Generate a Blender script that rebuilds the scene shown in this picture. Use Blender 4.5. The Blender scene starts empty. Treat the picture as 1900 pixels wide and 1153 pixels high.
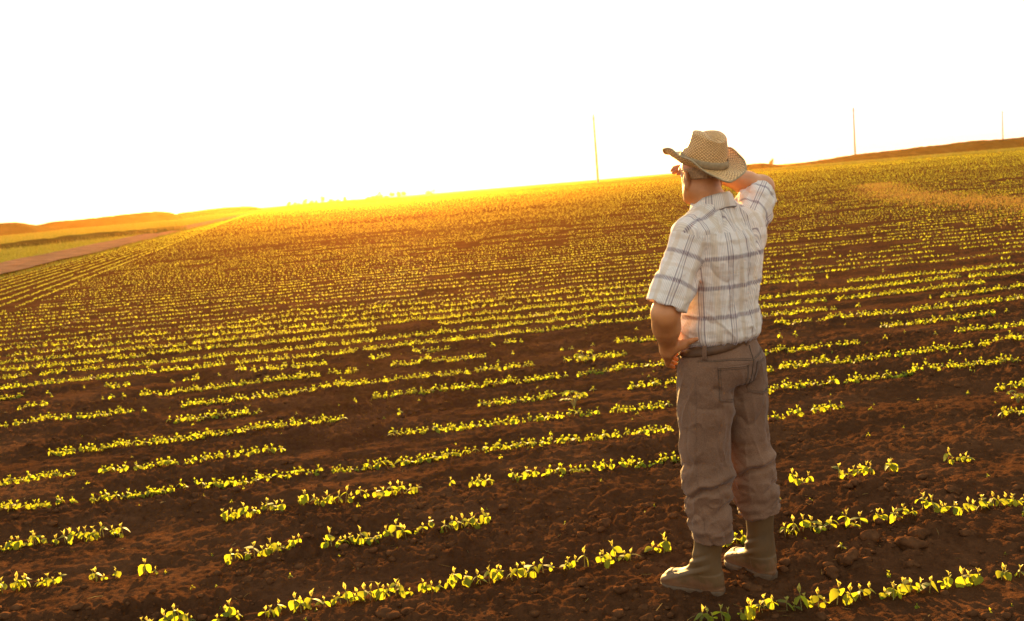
import bpy, math, random
import numpy as np
from mathutils import Matrix, Vector
from mathutils.bvhtree import BVHTree

R = math.radians
S = bpy.context.scene
col = S.collection

# ------------------------------------------------------------------ camera
CAM_H = 1.68
roll = math.atan(98 / 1170.0)
pitch = math.atan(230.4 / 1900.0)
F = Vector((0, math.cos(pitch), -math.sin(pitch)))
R0 = Vector((1, 0, 0))
U0 = Vector((0, math.sin(pitch), math.cos(pitch)))
RV = R0 * math.cos(roll) - U0 * math.sin(roll)
UV_ = U0 * math.cos(roll) + R0 * math.sin(roll)
cd = bpy.data.cameras.new('camera')
cam = bpy.data.objects.new('camera', cd)
col.objects.link(cam)
m = Matrix((RV, UV_, -F)).transposed().to_4x4()
m.translation = Vector((0, 0, CAM_H))
cam.matrix_world = m
cd.sensor_width = 36.0
cd.lens = 36.0
cd.clip_start = 0.05
cd.clip_end = 6000
cd.dof.use_dof = True
cd.dof.focus_distance = 4.15
cd.dof.aperture_fstop = 5.0
S.camera = cam

# ------------------------------------------------------------------ light
SUN_EL, SUN_AZ = R(7.0), R(-6.5)      # azimuth measured from +Y towards +X
W = bpy.data.worlds.new('World')
S.world = W
W.use_nodes = True
nt = W.node_tree
nt.nodes.clear()
sky = nt.nodes.new('ShaderNodeTexSky')
sky.sky_type = 'NISHITA'
sky.sun_disc = False
sky.sun_elevation = SUN_EL
sky.sun_rotation = SUN_AZ
sky.altitude = 100
sky.air_density = 0.6
sky.dust_density = 1.5
sky.ozone_density = 0.0
bg = nt.nodes.new('ShaderNodeBackground')
bg.inputs['Strength'].default_value = 0.15
wo = nt.nodes.new('ShaderNodeOutputWorld')
cap = nt.nodes.new('ShaderNodeMix'); cap.data_type = 'RGBA'; cap.blend_type = 'DARKEN'     # sky colour clamped to a warm white, holding down glare round the sun
cap.inputs[0].default_value = 1.0; cap.inputs[7].default_value = (0.88, 0.80, 0.70, 1)
wt = nt.nodes.new('ShaderNodeMix'); wt.data_type = 'RGBA'; wt.blend_type = 'MULTIPLY'
wt.inputs[0].default_value = 1.0; wt.inputs[7].default_value = (1.0, 0.88, 0.72, 1)
nt.links.new(sky.outputs[0], wt.inputs[6]); nt.links.new(wt.outputs[2], cap.inputs[6])
nt.links.new(cap.outputs[2], bg.inputs[0])
nt.links.new(bg.outputs[0], wo.inputs[0])

sl = bpy.data.lights.new('sun', 'SUN')
sl.energy = 2.6
sl.angle = R(0.5)
sl.color = (1.0, 0.58, 0.16)
sun = bpy.data.objects.new('sun', sl)
col.objects.link(sun)
sd = Vector((math.sin(SUN_AZ) * math.cos(SUN_EL), math.cos(SUN_AZ) * math.cos(SUN_EL), math.sin(SUN_EL)))
sun.rotation_euler = sd.to_track_quat('Z', 'Y').to_euler()
sun.location = sd * 50

S.view_settings.view_transform = 'Standard'
S.view_settings.look = 'None'
S.view_settings.exposure = 3.62
S.view_settings.gamma = 1.0
S.render.engine = 'CYCLES'
S.cycles.max_bounces = 8
S.cycles.volume_bounces = 1

# ------------------------------------------------------------------ helpers
rng = np.random.default_rng(7)
random.seed(7)

def tag(o, label=None, cat=None, group=None, kind=None):
    if label: o['label'] = label
    if cat: o['category'] = cat
    if group: o['group'] = group
    if kind: o['kind'] = kind
    return o

def mesh_obj(name, V, faces, mat=None, parent=None, smooth=True, uv=None, link=True):
    """faces: (n,3) or (n,4) array or a list of such arrays"""
    if not isinstance(faces, list): faces = [faces]
    V = np.asarray(V, np.float32)
    me = bpy.data.meshes.new(name)
    me.vertices.add(len(V))
    me.vertices.foreach_set('co', V.ravel())
    loops = np.concatenate([f.ravel() for f in faces]).astype(np.int32)
    tot = np.concatenate([np.full(len(f), f.shape[1], np.int32) for f in faces])
    start = np.concatenate([[0], np.cumsum(tot)[:-1]]).astype(np.int32)
    me.loops.add(len(loops))
    me.loops.foreach_set('vertex_index', loops)
    me.polygons.add(len(tot))
    me.polygons.foreach_set('loop_start', start)
    me.polygons.foreach_set('loop_total', tot)
    if smooth:
        me.polygons.foreach_set('use_smooth', np.ones(len(tot), bool))
    if uv is not None:
        l = me.uv_layers.new(name='UVMap')
        l.data.foreach_set('uv', np.asarray(uv, np.float32).ravel())
    me.update(calc_edges=True)
    me.validate()
    if mat: me.materials.append(mat)
    o = bpy.data.objects.new(name, me)
    if link: col.objects.link(o)
    if parent: o.parent = parent
    return o

def h32(ix, iy, iz, seed):
    n = (ix.astype(np.int64) * 374761393 + iy.astype(np.int64) * 668265263 + iz.astype(np.int64) * 2147483647 + seed * 974634777) & 0xffffffff
    n = ((n ^ (n >> 13)) * 1274126177) & 0xffffffff
    n = ((n ^ (n >> 15)) * 2246822519) & 0xffffffff
    return ((n ^ (n >> 16)) & 0xffffff) / float(0xffffff)

def noise2(x, y, seed=0):
    ix, iy = np.floor(x), np.floor(y)
    fx, fy = x - ix, y - iy
    fx = fx * fx * (3 - 2 * fx); fy = fy * fy * (3 - 2 * fy)
    z = np.zeros_like(ix)
    a = h32(ix, iy, z, seed); b = h32(ix + 1, iy, z, seed)
    c = h32(ix, iy + 1, z, seed); d = h32(ix + 1, iy + 1, z, seed)
    return (a * (1 - fx) + b * fx) * (1 - fy) + (c * (1 - fx) + d * fx) * fy - 0.5

def noise3(p, seed=0):
    i = np.floor(p); f = p - i
    f = f * f * (3 - 2 * f)
    r = 0
    for dx in (0, 1):
        for dy in (0, 1):
            for dz in (0, 1):
                w = (f[:, 0] if dx else 1 - f[:, 0]) * (f[:, 1] if dy else 1 - f[:, 1]) * (f[:, 2] if dz else 1 - f[:, 2])
                r = r + w * h32(i[:, 0] + dx, i[:, 1] + dy, i[:, 2] + dz, seed)
    return r - 0.5

def clods2(x, y, cell, seed, keep=0.6):
    """height of rounded lumps, one per cell"""
    gx, gy = x / cell, y / cell
    ix, iy = np.floor(gx), np.floor(gy)
    out = np.zeros_like(x)
    z = np.zeros_like(ix)
    for dx in (-1, 0, 1):
        for dy in (-1, 0, 1):
            cx, cy = ix + dx, iy + dy
            px = cx + h32(cx, cy, z, seed); py = cy + h32(cx, cy, z, seed + 1)
            r = 0.25 + 0.45 * h32(cx, cy, z, seed + 2)
            on = h32(cx, cy, z, seed + 3) < keep
            d2 = ((gx - px) ** 2 + (gy - py) ** 2) / r ** 2
            hh = np.where(on, np.sqrt(np.clip(1 - d2, 0, 1)) * r, 0)
            out = np.maximum(out, hh)
    return out * cell

ROW0, ROWD, ROWM = 3.555, 0.74, 0.165        # rows: y = ROW0 + k*ROWD + ROWM*x
def ground_h(x, y):
    x = np.asarray(x, float); y = np.asarray(y, float)
    d = np.hypot(x, y)
    fade = np.clip((45 - d) / 25, 0, 1)
    fine = np.clip((22 - d) / 12, 0, 1)
    t = (y - ROWM * x - ROW0) / ROWD
    u = x + ROWM * y
    h = -0.010 * np.cos(2 * np.pi * t) * 1.0
    h += 0.010 * noise2(u * 0.6, t * 7, 3)                 # streaks left by the drill along the rows
    h += 0.05 * noise2(x * 0.9, y * 0.9, 5) * 0.5
    h += 0.018 * noise2(x * 3.1, y * 3.1, 6)
    h = h * fade
    warp = 0.06 * noise2(x * 9, y * 9, 12)
    g = 0.009 * noise2(x * 11 + warp, y * 11, 7) + 0.008 * noise2(x * 27, y * 27, 8) + 0.007 * noise2(x * 61, y * 61, 9)
    amt = np.clip(noise2(u * 0.9, t * 1.7, 15) * 2.2 + 0.75, 0.15, 1.4)
    g += amt * (0.26 * clods2(x + warp, y - warp, 0.15, 21, 0.25) + 0.48 * clods2(x + warp, y + warp, 0.06, 31, 0.5) + 0.55 * clods2(x, y, 0.027, 41, 0.55))
    h = h + g * fine
    # trodden flat where the man stands
    return h - 0.012 * fade

def N(mt, t, **kw):
    n = mt.node_tree.nodes.new(t)
    for k, v in kw.items():
        if k in n.inputs: n.inputs[k].default_value = v
        else: setattr(n, k, v)
    return n
def L(mt, a, b): mt.node_tree.links.new(a, b)

def new_mat(name):
    mt = bpy.data.materials.new(name); mt.use_nodes = True
    b = mt.node_tree.nodes['Principled BSDF']
    return mt, b

def ramp(mt, fac, stops):
    r = N(mt, 'ShaderNodeValToRGB')
    cr = r.color_ramp
    while len(cr.elements) < len(stops): cr.elements.new(0.5)
    for e, (p, c) in zip(cr.elements, stops):
        e.position = p; e.color = (*c, 1)
    L(mt, fac, r.inputs[0])
    return r

def noisy_mat(name, stops, scale=8, rough=0.9, bump=0.3, bscale=60, bdist=0.01, coord='Object', detail=6, spec=0.3):
    mt, b = new_mat(name)
    tc = N(mt, 'ShaderNodeTexCoord')
    n1 = N(mt, 'ShaderNodeTexNoise', Scale=scale, Detail=detail)
    L(mt, tc.outputs[coord], n1.inputs['Vector'])
    rr = ramp(mt, n1.outputs['Fac'], stops)
    L(mt, rr.outputs[0], b.inputs['Base Color'])
    b.inputs['Roughness'].default_value = rough
    b.inputs['Specular IOR Level'].default_value = spec
    if bump:
        n2 = N(mt, 'ShaderNodeTexNoise', Scale=bscale, Detail=8)
        L(mt, tc.outputs[coord], n2.inputs['Vector'])
        bp = N(mt, 'ShaderNodeBump', Strength=bump, Distance=bdist)
        L(mt, n2.outputs['Fac'], bp.inputs['Height'])
        L(mt, bp.outputs[0], b.inputs['Normal'])
    return mt

def leaf_mat(name, stops, trans=0.55, tcol=(0.55, 0.62, 0.03), scale=3.0, gloss=0.35, rand=True):
    mt, b = new_mat(name)
    geo = N(mt, 'ShaderNodeNewGeometry')
    tc = N(mt, 'ShaderNodeTexCoord')
    if rand:
        oi = N(mt, 'ShaderNodeObjectInfo'); am = N(mt, 'ShaderNodeMath', operation='ADD'); fm = N(mt, 'ShaderNodeMath', operation='FRACT')
        L(mt, geo.outputs['Random Per Island'], am.inputs[0]); L(mt, oi.outputs['Random'], am.inputs[1]); L(mt, am.outputs[0], fm.inputs[0])
        rr = ramp(mt, fm.outputs[0], stops)
    else:
        n1 = N(mt, 'ShaderNodeTexNoise', Scale=scale)
        L(mt, geo.outputs['Position'], n1.inputs['Vector'])
        rr = ramp(mt, n1.outputs['Fac'], stops)
    L(mt, rr.outputs[0], b.inputs['Base Color'])
    b.inputs['Roughness'].default_value = gloss
    b.inputs['Specular IOR Level'].default_value = 0.2
    tr = N(mt, 'ShaderNodeBsdfTranslucent')
    mx2 = N(mt, 'ShaderNodeMix', data_type='RGBA', blend_type='MULTIPLY')
    mx2.inputs[0].default_value = 1.0
    sc = N(mt, 'ShaderNodeMix', data_type='RGBA')
    sc.inputs[0].default_value = 0.65
    L(mt, rr.outputs[0], sc.inputs[6]); sc.inputs[7].default_value = (*tcol, 1)
    L(mt, sc.outputs[2], tr.inputs['Color'])
    ms = N(mt, 'ShaderNodeMixShader'); ms.inputs[0].default_value = trans
    out = mt.node_tree.nodes['Material Output']
    L(mt, b.outputs[0], ms.inputs[1]); L(mt, tr.outputs[0], ms.inputs[2])
    L(mt, ms.outputs[0], out.inputs['Surface'])
    return mt

# ------------------------------------------------------------------ materials
M = {}
def soil_material():
    mt, b = new_mat('soil')
    geo = N(mt, 'ShaderNodeNewGeometry')
    n1 = N(mt, 'ShaderNodeTexNoise', Scale=1.3, Detail=8, Roughness=0.7)
    n2 = N(mt, 'ShaderNodeTexNoise', Scale=22, Detail=8, Roughness=0.7)
    L(mt, geo.outputs['Position'], n1.inputs['Vector']); L(mt, geo.outputs['Position'], n2.inputs['Vector'])
    r1 = ramp(mt, n1.outputs['Fac'], [(0.3, (0.042, 0.018, 0.008)), (0.5, (0.064, 0.027, 0.0115)), (0.7, (0.098, 0.042, 0.018))])
    r2 = ramp(mt, n2.outputs['Fac'], [(0.3, (0.55, 0.52, 0.5)), (0.55, (0.95, 0.95, 0.95)), (0.75, (1.35, 1.25, 1.15))])
    mx = N(mt, 'ShaderNodeMix', data_type='RGBA', blend_type='MULTIPLY'); mx.inputs[0].default_value = 0.85
    L(mt, r1.outputs[0], mx.inputs[6]); L(mt, r2.outputs[0], mx.inputs[7])
    L(mt, mx.outputs[2], b.inputs['Base Color'])
    b.inputs['Roughness'].default_value = 0.95
    b.inputs['Specular IOR Level'].default_value = 0.0
    n3 = N(mt, 'ShaderNodeTexNoise', Scale=95, Detail=9, Roughness=0.75)
    v = N(mt, 'ShaderNodeTexVoronoi', Scale=55)
    L(mt, geo.outputs['Position'], n3.inputs['Vector']); L(mt, geo.outputs['Position'], v.inputs['Vector'])
    b1 = N(mt, 'ShaderNodeBump', Strength=0.8, Distance=0.012)
    b2 = N(mt, 'ShaderNodeBump', Strength=0.6, Distance=0.006, invert=True)
    L(mt, n3.outputs['Fac'], b1.inputs['Height']); L(mt, v.outputs['Distance'], b2.inputs['Height'])
    L(mt, b1.outputs[0], b2.inputs['Normal']); L(mt, b2.outputs[0], b.inputs['Normal'])
    return mt
M['soil'] = soil_material()
M['clod'] = noisy_mat('clod', [(0.3, (0.046, 0.020, 0.009)), (0.7, (0.096, 0.041, 0.017))], scale=30, bump=0.8, bscale=120, bdist=0.006, spec=0.0)
M['road'] = noisy_mat('road_dirt', [(0.3, (0.11, 0.06, 0.035)), (0.7, (0.19, 0.11, 0.065))], scale=0.9, bump=0.8, bscale=12, bdist=0.05, spec=0)
M['grassland'] = noisy_mat('grass_ground', [(0.3, (0.045, 0.045, 0.010)), (0.7, (0.11, 0.10, 0.022))], scale=0.2, bump=0.9, bscale=4, bdist=0.3, spec=0)
M['bank'] = noisy_mat('bank_turf', [(0.3, (0.022, 0.027, 0.008)), (0.55, (0.038, 0.044, 0.012)), (0.75, (0.07, 0.065, 0.018))], scale=0.25, bump=0.9, bscale=2.5, bdist=0.35, spec=0)
M['leaf'] = leaf_mat('soy_leaf', [(0, (0.055, 0.09, 0.008)), (0.5, (0.10, 0.135, 0.010)), (1, (0.17, 0.18, 0.012))], trans=0.6, tcol=(0.54, 0.55, 0.02), gloss=.6)
M['shoot'] = leaf_mat('soy_shoot', [(0, (0.16, 0.17, 0.03)), (1, (0.26, 0.23, 0.06))], trans=0.5, tcol=(0.75, 0.62, 0.10))
M['stem'] = leaf_mat('soy_stem', [(0, (0.20, 0.20, 0.06)), (1, (0.28, 0.22, 0.08))], trans=0.25, tcol=(0.6, 0.5, 0.12))
M['grass'] = leaf_mat('grass_blades', [(0, (0.05, 0.07, 0.010)), (0.6, (0.09, 0.105, 0.015)), (1, (0.15, 0.14, 0.03))], trans=0.25, tcol=(0.22, 0.22, 0.02), gloss=.8)
M['dry'] = leaf_mat('dry_grass', [(0, (0.12, 0.075, 0.02)), (1, (0.21, 0.13, 0.035))], trans=0.3, tcol=(0.32, 0.19, 0.04), gloss=.9)
M['tall'] = leaf_mat('tall_grass', [(0, (0.04, 0.045, 0.01)), (1, (0.09, 0.085, 0.02))], trans=0.15, tcol=(0.2, 0.2, 0.03), gloss=.8)
M['bush'] = leaf_mat('bush_leaves', [(0, (0.03, 0.045, 0.01)), (1, (0.07, 0.085, 0.02))], trans=0.35, tcol=(0.3, 0.3, 0.03))
M['pole'] = noisy_mat('weathered_pole', [(0.3, (0.16, 0.13, 0.10)), (0.7, (0.24, 0.2, 0.16))], scale=2, bump=0.2)
M['insulator'] = noisy_mat('insulator', [(0.3, (0.2, 0.18, 0.16)), (0.7, (0.3, 0.26, 0.22))], scale=9, bump=0, rough=0.4)
M['trunk'] = noisy_mat('bark', [(0.3, (0.06, 0.045, 0.03)), (0.7, (0.12, 0.09, 0.06))], scale=6, bump=0.6, bscale=30)

# ------------------------------------------------------------------ ground sheet
def build_ground():
    ys = [-1900, -900, -400, -200, -120, -70, -40, -22, -12, -6, -3, -1, 0, 0.8, 1.5, 2.0]
    y = 2.3
    while y < 13: ys.append(y); y *= 1.0031
    while y < 50: ys.append(y); y *= 1.011
    while y < 1900: ys.append(y); y *= 1.08
    ys.append(1900)
    ys = np.array(ys)
    sc = np.linspace(-1, 1, 960)
    so = np.linspace(0, 1, 40)[1:]
    Wd = 0.9 + 0.60 * np.abs(ys)
    out = Wd[:, None] * (1900 / Wd[:, None]) ** so[None, :]
    X = np.concatenate([-out[:, ::-1], sc[None, :] * Wd[:, None], out], 1)
    Y = np.repeat(ys[:, None], X.shape[1], 1)
    Z = ground_h(X.ravel(), Y.ravel())
    V = np.stack([X.ravel(), Y.ravel(), Z], 1)
    ny, nx = X.shape
    i = (np.arange(ny - 1)[:, None] * nx + np.arange(nx - 1)[None, :]).ravel()
    f = np.stack([i, i + 1, i + nx + 1, i + nx], 1)
    o = mesh_obj('field_ground', V, f, M['soil'])
    tag(o, kind='structure')
build_ground()

def road_x(y): return -17.7 - 0.205 * (y - 35.9)
def head_x(y): return -8.3 - 0.235 * (y - 16.5)
def field_end(x): return 292 - 0.42 * x

def strip(name, left, right, ys, z, mat, wob=0.25, seed=1, nx=6):
    ys = np.asarray(ys, float)
    a = left(ys) + wob * 2 * noise2(ys * 0.3, ys * 0, seed)
    b = right(ys) + wob * 2 * noise2(ys * 0.3, ys * 0 + 9, seed)
    t = np.linspace(0, 1, nx)
    X = a[:, None] + (b - a)[:, None] * t
    Y = np.repeat(ys[:, None], nx, 1)
    Z = np.full_like(X, z) + 0.0
    if name == 'dirt_road':
        Z += 0.035 * np.cos(t * 2 * np.pi * 2)[None, :] + 0.02 * noise2(X * 2, Y * 0.7, 4)
    V = np.stack([X.ravel(), Y.ravel(), Z.ravel()], 1)
    i = (np.arange(len(ys) - 1)[:, None] * nx + np.arange(nx - 1)[None, :]).ravel()
    f = np.stack([i, i + 1, i + nx + 1, i + nx], 1)
    return tag(mesh_obj(name, V, f, mat), kind='structure')

strip('dirt_road', lambda y: road_x(y) - 3.6, lambda y: road_x(y), np.concatenate([np.arange(-60, 110, 1.0), np.arange(110, 420, 6)]), 0.06, M['road'], seed=2, nx=17)
strip('grass_verge', lambda y: -1900 + 0 * y, lambda y: road_x(y) - 3.4, np.concatenate([np.arange(-60, 110, 1.5), np.arange(110, 1800, 30)]), 0.02, M['grassland'], seed=3)
# meadow past the end of the crop
xs = np.concatenate([np.arange(-110, 420, 6.0), [600, 900, 1400, 1900]])
V = []
for x in xs:
    e = field_end(min(x, 400)) + 3 * float(noise2(np.array([x * .05]), np.array([3.]), 4)[0])
    V += [(x, e, 0.015), (x, 1850, 0.015)]
i = np.arange(len(xs) - 1) * 2
tag(mesh_obj('meadow', V, np.stack([i, i + 2, i + 3, i + 1], 1), M['grassland']), kind='structure')

# ------------------------------------------------------------------ earth banks on the horizon
def bank(name, A, B, width, prof, seed, mat, sub=160, wsub=14, rough=0.12):
    A = np.array(A, float); B = np.array(B, float)
    t = np.linspace(0, 1, sub); w = np.linspace(-1, 1, wsub)
    d = (B - A) / np.linalg.norm(B - A); n = np.array([-d[1], d[0]])
    hp = np.interp(t, [p[0] for p in prof], [p[1] for p in prof])
    L_ = np.linalg.norm(B - A)
    C = A + (B - A) * t[:, None]
    cs = np.clip(1.25 - 1.25 * np.abs(w) ** 1.8, -0.08, 1)
    X = C[:, None, 0] + n[0] * w * width; Y = C[:, None, 1] + n[1] * w * width
    H = hp[:, None] * cs[None, :]
    H = H * (1 + 0.25 * noise2(X * 0.09, Y * 0.09, seed)) + rough * 2 * noise2(X * 0.9, Y * 0.9, seed + 1) * (cs > 0)[None, :] - 0.05
    V = np.stack([X.ravel(), Y.ravel(), H.ravel()], 1)
    i = (np.arange(sub - 1)[:, None] * wsub + np.arange(wsub - 1)[None, :]).ravel()
    return mesh_obj(name, V, np.stack([i, i + wsub, i + wsub + 1, i + 1], 1), mat)

tag(bank('earth_mound', (-137, 240), (-107, 246), 12, [(0, 2.2), (.25, 2.4), (.45, 2.7), (.55, 3.0), (.7, 2.9), (.85, 1.6), (1, 0)], 11, M['bank']), kind='structure')
tag(bank('earth_mound', (-143, 292), (-94, 304), 13, [(0, 0), (.12, .9), (.28, 2.2), (.6, 2.5), (.85, 2.9), (.93, 2.3), (1, 0)], 12, M['bank']), kind='structure')
tag(bank('earth_mound', (-122, 360), (-88, 372), 14, [(0, 0), (.25, 1.9), (.5, 2.4), (.9, 2.5), (1, 1.6)], 13, M['bank']), kind='structure')
tag(bank('earth_mound', (-90, 395), (-40, 385), 12, [(0, 0), (.1, 1.2), (.5, 1.6), (1, .9)], 14, M['bank']), kind='structure')
tag(bank('earth_bank', (100, 372), (330, 405), 16, [(0, 0), (.04, 1.1), (.14, 2.6), (.3, 3.6), (.5, 3.9), (.62, 4.6), (.8, 5.0), (1, 5.0)], 15, M['bank'], sub=400, rough=0.18), kind='structure')
tag(bank('earth_mound', (78, 352), (96, 358), 8, [(0, 0), (.3, 2.2), (.6, 2.6), (1, 1.0)], 16, M['bank'], sub=60), kind='structure')
# overgrown ditch bank left of the road
tag(bank('grass_bank', (-50, 50), (-33.5, 104), 2.2, [(0, 0.45), (.5, .5), (.8, .6), (.93, .5), (1, 0)], 17, M['bank'], sub=240, rough=0.1), kind='structure')

# ------------------------------------------------------------------ plants
def quad_leaf(length, width, fold=0.25, droop=0.3, nl=5):
    """oval leaf from the origin along +Y; returns V, quads"""
    prof = {5: [0.18, 0.82, 1.0, 0.78, 0.08], 3: [0.25, 1.0, 0.1], 2: [0.8, 0.5]}[nl]
    V = []; Fq = []
    for j in range(nl):
        t = j / (nl - 1)
        w = prof[j] * width / 2
        z = -droop * length * t * t
        y = length * t * (1 - 0.15 * droop * t)
        V += [(-w, y, z + fold * w), (0, y, z), (w, y, z + fold * w)]
    for j in range(nl - 1):
        a = j * 3
        Fq += [(a, a + 1, a + 4, a + 3), (a + 1, a + 2, a + 5, a + 4)]
    return np.array(V, float), np.array(Fq)

def xf(V, pitch=0, yaw=0, loc=(0, 0, 0), rollx=0):
    cy, sy = math.cos(pitch), math.sin(pitch)
    cr, sr = math.cos(rollx), math.sin(rollx)
    V = V @ np.array([[cr, 0, sr], [0, 1, 0], [-sr, 0, cr]]).T
    V = V @ np.array([[1, 0, 0], [0, cy, -sy], [0, sy, cy]]).T
    c, s = math.cos(yaw), math.sin(yaw)
    V = V @ np.array([[c, -s, 0], [s, c, 0], [0, 0, 1]]).T
    return V + np.array(loc)

def tube(P, rad, n=5):
    P = np.asarray(P, float); k = len(P)
    rad = np.broadcast_to(rad, (k,))
    V = []; prev = None
    for i in range(k):
        d = P[min(i + 1, k - 1)] - P[max(i - 1, 0)]
        d = d / (np.linalg.norm(d) + 1e-12)
        if prev is None:
            a = np.array([1., 0, 0]) if abs(d[0]) < 0.8 else np.array([0, 1., 0])
        else: a = prev
        u = a - d * (a @ d); u /= np.linalg.norm(u); prev = u
        v = np.cross(d, u)
        for j in range(n):
            t = 2 * math.pi * j / n
            V.append(P[i] + rad[i] * (math.cos(t) * u + math.sin(t) * v))
    Fq = []
    for i in range(k - 1):
        for j in range(n):
            a = i * n + j; b = i * n + (j + 1) % n
            Fq.append((a, b, b + n, a + n))
    return np.array(V), np.array(Fq)

def join(parts):
    Vs, Fs, off = [], [], 0
    for V, Fq in parts:
        Vs.append(V); Fs.append(Fq + off); off += len(V)
    return np.concatenate(Vs), np.concatenate(Fs)

def plant_parts(rs, lod=0):
    """returns dict of parts of a soy seedling about 6-8 cm tall"""
    h = rs.uniform(0.034, 0.054)
    yaw = rs.uniform(0, 2 * math.pi)
    top = np.array([rs.uniform(-.006, .006), rs.uniform(-.006, .006), h])
    stem = tube([(0, 0, -0.01), top * [0.4, 0.4, 0.5], top, top + [0, 0, 0.012]], [0.0022, 0.002, 0.0018, 0.0012], 4)
    leaves = []
    for sgn in (0, math.pi):
        V, Fq = quad_leaf(rs.uniform(.038, .052), rs.uniform(.034, .044), rs.uniform(-.1, .35), rs.uniform(.3, .9), 5)
        leaves.append((xf(V, rs.uniform(-0.55, 0.45), yaw + sgn + rs.uniform(-.4, .4), top, rs.uniform(-.5, .5)), Fq))
    sh = []
    for q in range(rs.choice([2, 3])):
        V, Fq = quad_leaf(rs.uniform(.018, .032), rs.uniform(.012, .018), 0.6, 0.15, 3)
        sh.append((xf(V, rs.uniform(1.0, 1.5), yaw + 1.57 + q * 2.2, top + [0, 0, .010]), Fq))
    return stem, leaves, join(sh)

# rows near the man: pixel-free lists of (row, x0, x1) stretches that carry plants, in metres
GAPS = {
 0: [(-3.5,-2.6),(-2.2,-1.1),(.60,.90),(.96,1.02),(1.06,1.10),(1.16,1.52),(1.58,1.62),(1.68,1.72),(1.83,1.90),(2.0,3.2)],
 1: [(-4.5,-3.1),(-2.9,-1.75),(-1.64,-1.43),(-1.33,-1.24),(-1.14,-1.08),(-1.0,-.96),(-.88,-.70),(-.67,-.54),(-.53,-.24),(-.22,.22),(.28,.42),(.54,.60),(.86,.99),(1.14,1.39),(1.44,1.51),(1.60,2.35),(2.45,3.6)],
 2: [(-4.6,-2.48),(-2.44,-2.22),(-2.10,-2.0),(-1.86,-1.81),(-1.46,-1.40),(-1.38,-1.27),(-1.25,-1.13),(-1.02,-.92),(-.90,-.55),(-.47,-.32),(-.28,-.18),(1.42,1.50),(1.67,1.77),(1.80,1.85),(1.96,1.99),(2.3,2.42),(2.9,3.4)],
 3: [(-5,-2.92),(-2.88,-2.74),(-2.68,-2.22),(-1.68,-1.53),(-1.50,-1.32),(-1.28,-1.22),(-1.17,-.92),(-.86,-.62),(-.44,-.43),(-.31,-.22),(-.06,.24),(.27,.57),(.60,.92),(3.0,3.3)],
 4: [(-5,-2.75),(-2.7,-2.1),(-2.05,-1.62),(-1.55,-1.3),(-1.2,-.98),(-.95,-.6),(-.57,-.32),(-.25,.05),(.08,.56),(.6,.98),(1.62,1.9),(1.98,2.2),(3.4,4.2)],
 5: [(-5,-3.0),(-2.85,-2.4),(-2.32,-1.68),(-.95,.3),(.34,.55),(.68,1.1),(1.78,2.4),(2.5,3.9)],
}
def row_y(k, x): return ROW0 + ROWD * k + ROWM * x

def gen_positions():
    P = []            # x, y, dist
    rs = np.random.default_rng(11)
    for k in range(-3, 560):
        y0 = ROW0 + ROWD * k
        # x range in view (a step to the side included)
        xl = -(0.62 * y0 + 1.6) / (1 + 0.62 * ROWM); xr = (0.62 * y0 + 1.6) / (1 - 0.62 * ROWM)
        if y0 < 3: xl, xr = -3.5, 3.5
        if k > 240: xr = min(xr, 150)
        sp = 0.026 if y0 < 14 else (0.04 if y0 < 24 else 0.06 if y0 < 40 else (0.115 if y0 < 70 else (0.26 if y0 < 140 else 0.6)))
        x = np.arange(xl, xr, sp)
        x = x + rs.uniform(-.4, .4, len(x)) * sp
        keep = rs.random(len(x)) < 0.92
        g = noise2(x * (1.3 if y0 < 13 else 0.8), x * 0 + k * 7.31, 51) + (0.55 if y0 < 13 else 0.2) * noise2(x * 4.2, x * 0 + k * 3.7, 52)
        dens = 0.16 + 0.42 * noise2(x * 0.12, x * 0 + y0 * 0.16, 53) + 0.5 * noise2(x * 0 + k * 0.61, x * 0.02, 54)
        keep &= (g + dens > -0.06) | (rs.random(len(x)) < 0.03)
        if k in GAPS:
            keep = np.zeros(len(x), bool)
            for a, b in GAPS[k]: keep |= (x > a - 0.015) & (x < b + 0.015)
            keep &= rs.random(len(x)) < 0.93
        y = y0 + ROWM * x + rs.normal(0, 0.009, len(x)) + 0.02 * noise2(x * 0.7, x * 0 + k, 55)
        # two pale wheel tracks across the crop and the bare turn at the headland
        keep &= (x > head_x(y) - 1.0 + 1.6 * noise2(y * 0.6, y * 0, 58)) & (y < field_end(x) - 4)
        keep &= ~((np.abs((x + 0.9 * (y - 30)) % 37 - 3) < 0.35) & (y > 20) & (rs.random(len(x)) < 0.5))
        P.append(np.stack([x[keep], y[keep], np.full(keep.sum(), k, float), np.full(keep.sum(), sp)], 1))
    # headland rows run beside the road
    n = 8
    for j in range(n):
        yy = np.arange(6, 320, 0.07) if j >= 0 else None
        sp = np.where(yy < 40, 0.07, np.where(yy < 90, 0.14, 0.42))
        keep = rs.random(len(yy)) < 0.07 / sp
        f = (j + 1.9) / (n + 1.7)
        xx = head_x(yy) * (1 - f) + (road_x(yy) + 0.3) * f + rs.normal(0, 0.015, len(yy))
        g = noise2(yy * 0.8, yy * 0 + j * 5.1, 61) + 0.5 * noise2(yy * 3, yy * 0 + j, 62)
        keep &= (g + 0.32 > -0.05) & (np.abs(xx) < 0.66 * yy + 3)
        P.append(np.stack([xx[keep], yy[keep], np.full(keep.sum(), 900., float), sp[keep]], 1))
    # strays between the rows
    k = 260
    yy = rs.uniform(3, 12, k); xx = rs.uniform(-.6, .6, k) * yy
    P.append(np.stack([xx, yy, np.full(k, 950.), np.full(k, 0.04)], 1))
    return np.concatenate(P)

PL = gen_positions()
dist = np.hypot(PL[:, 0], PL[:, 1])
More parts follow.
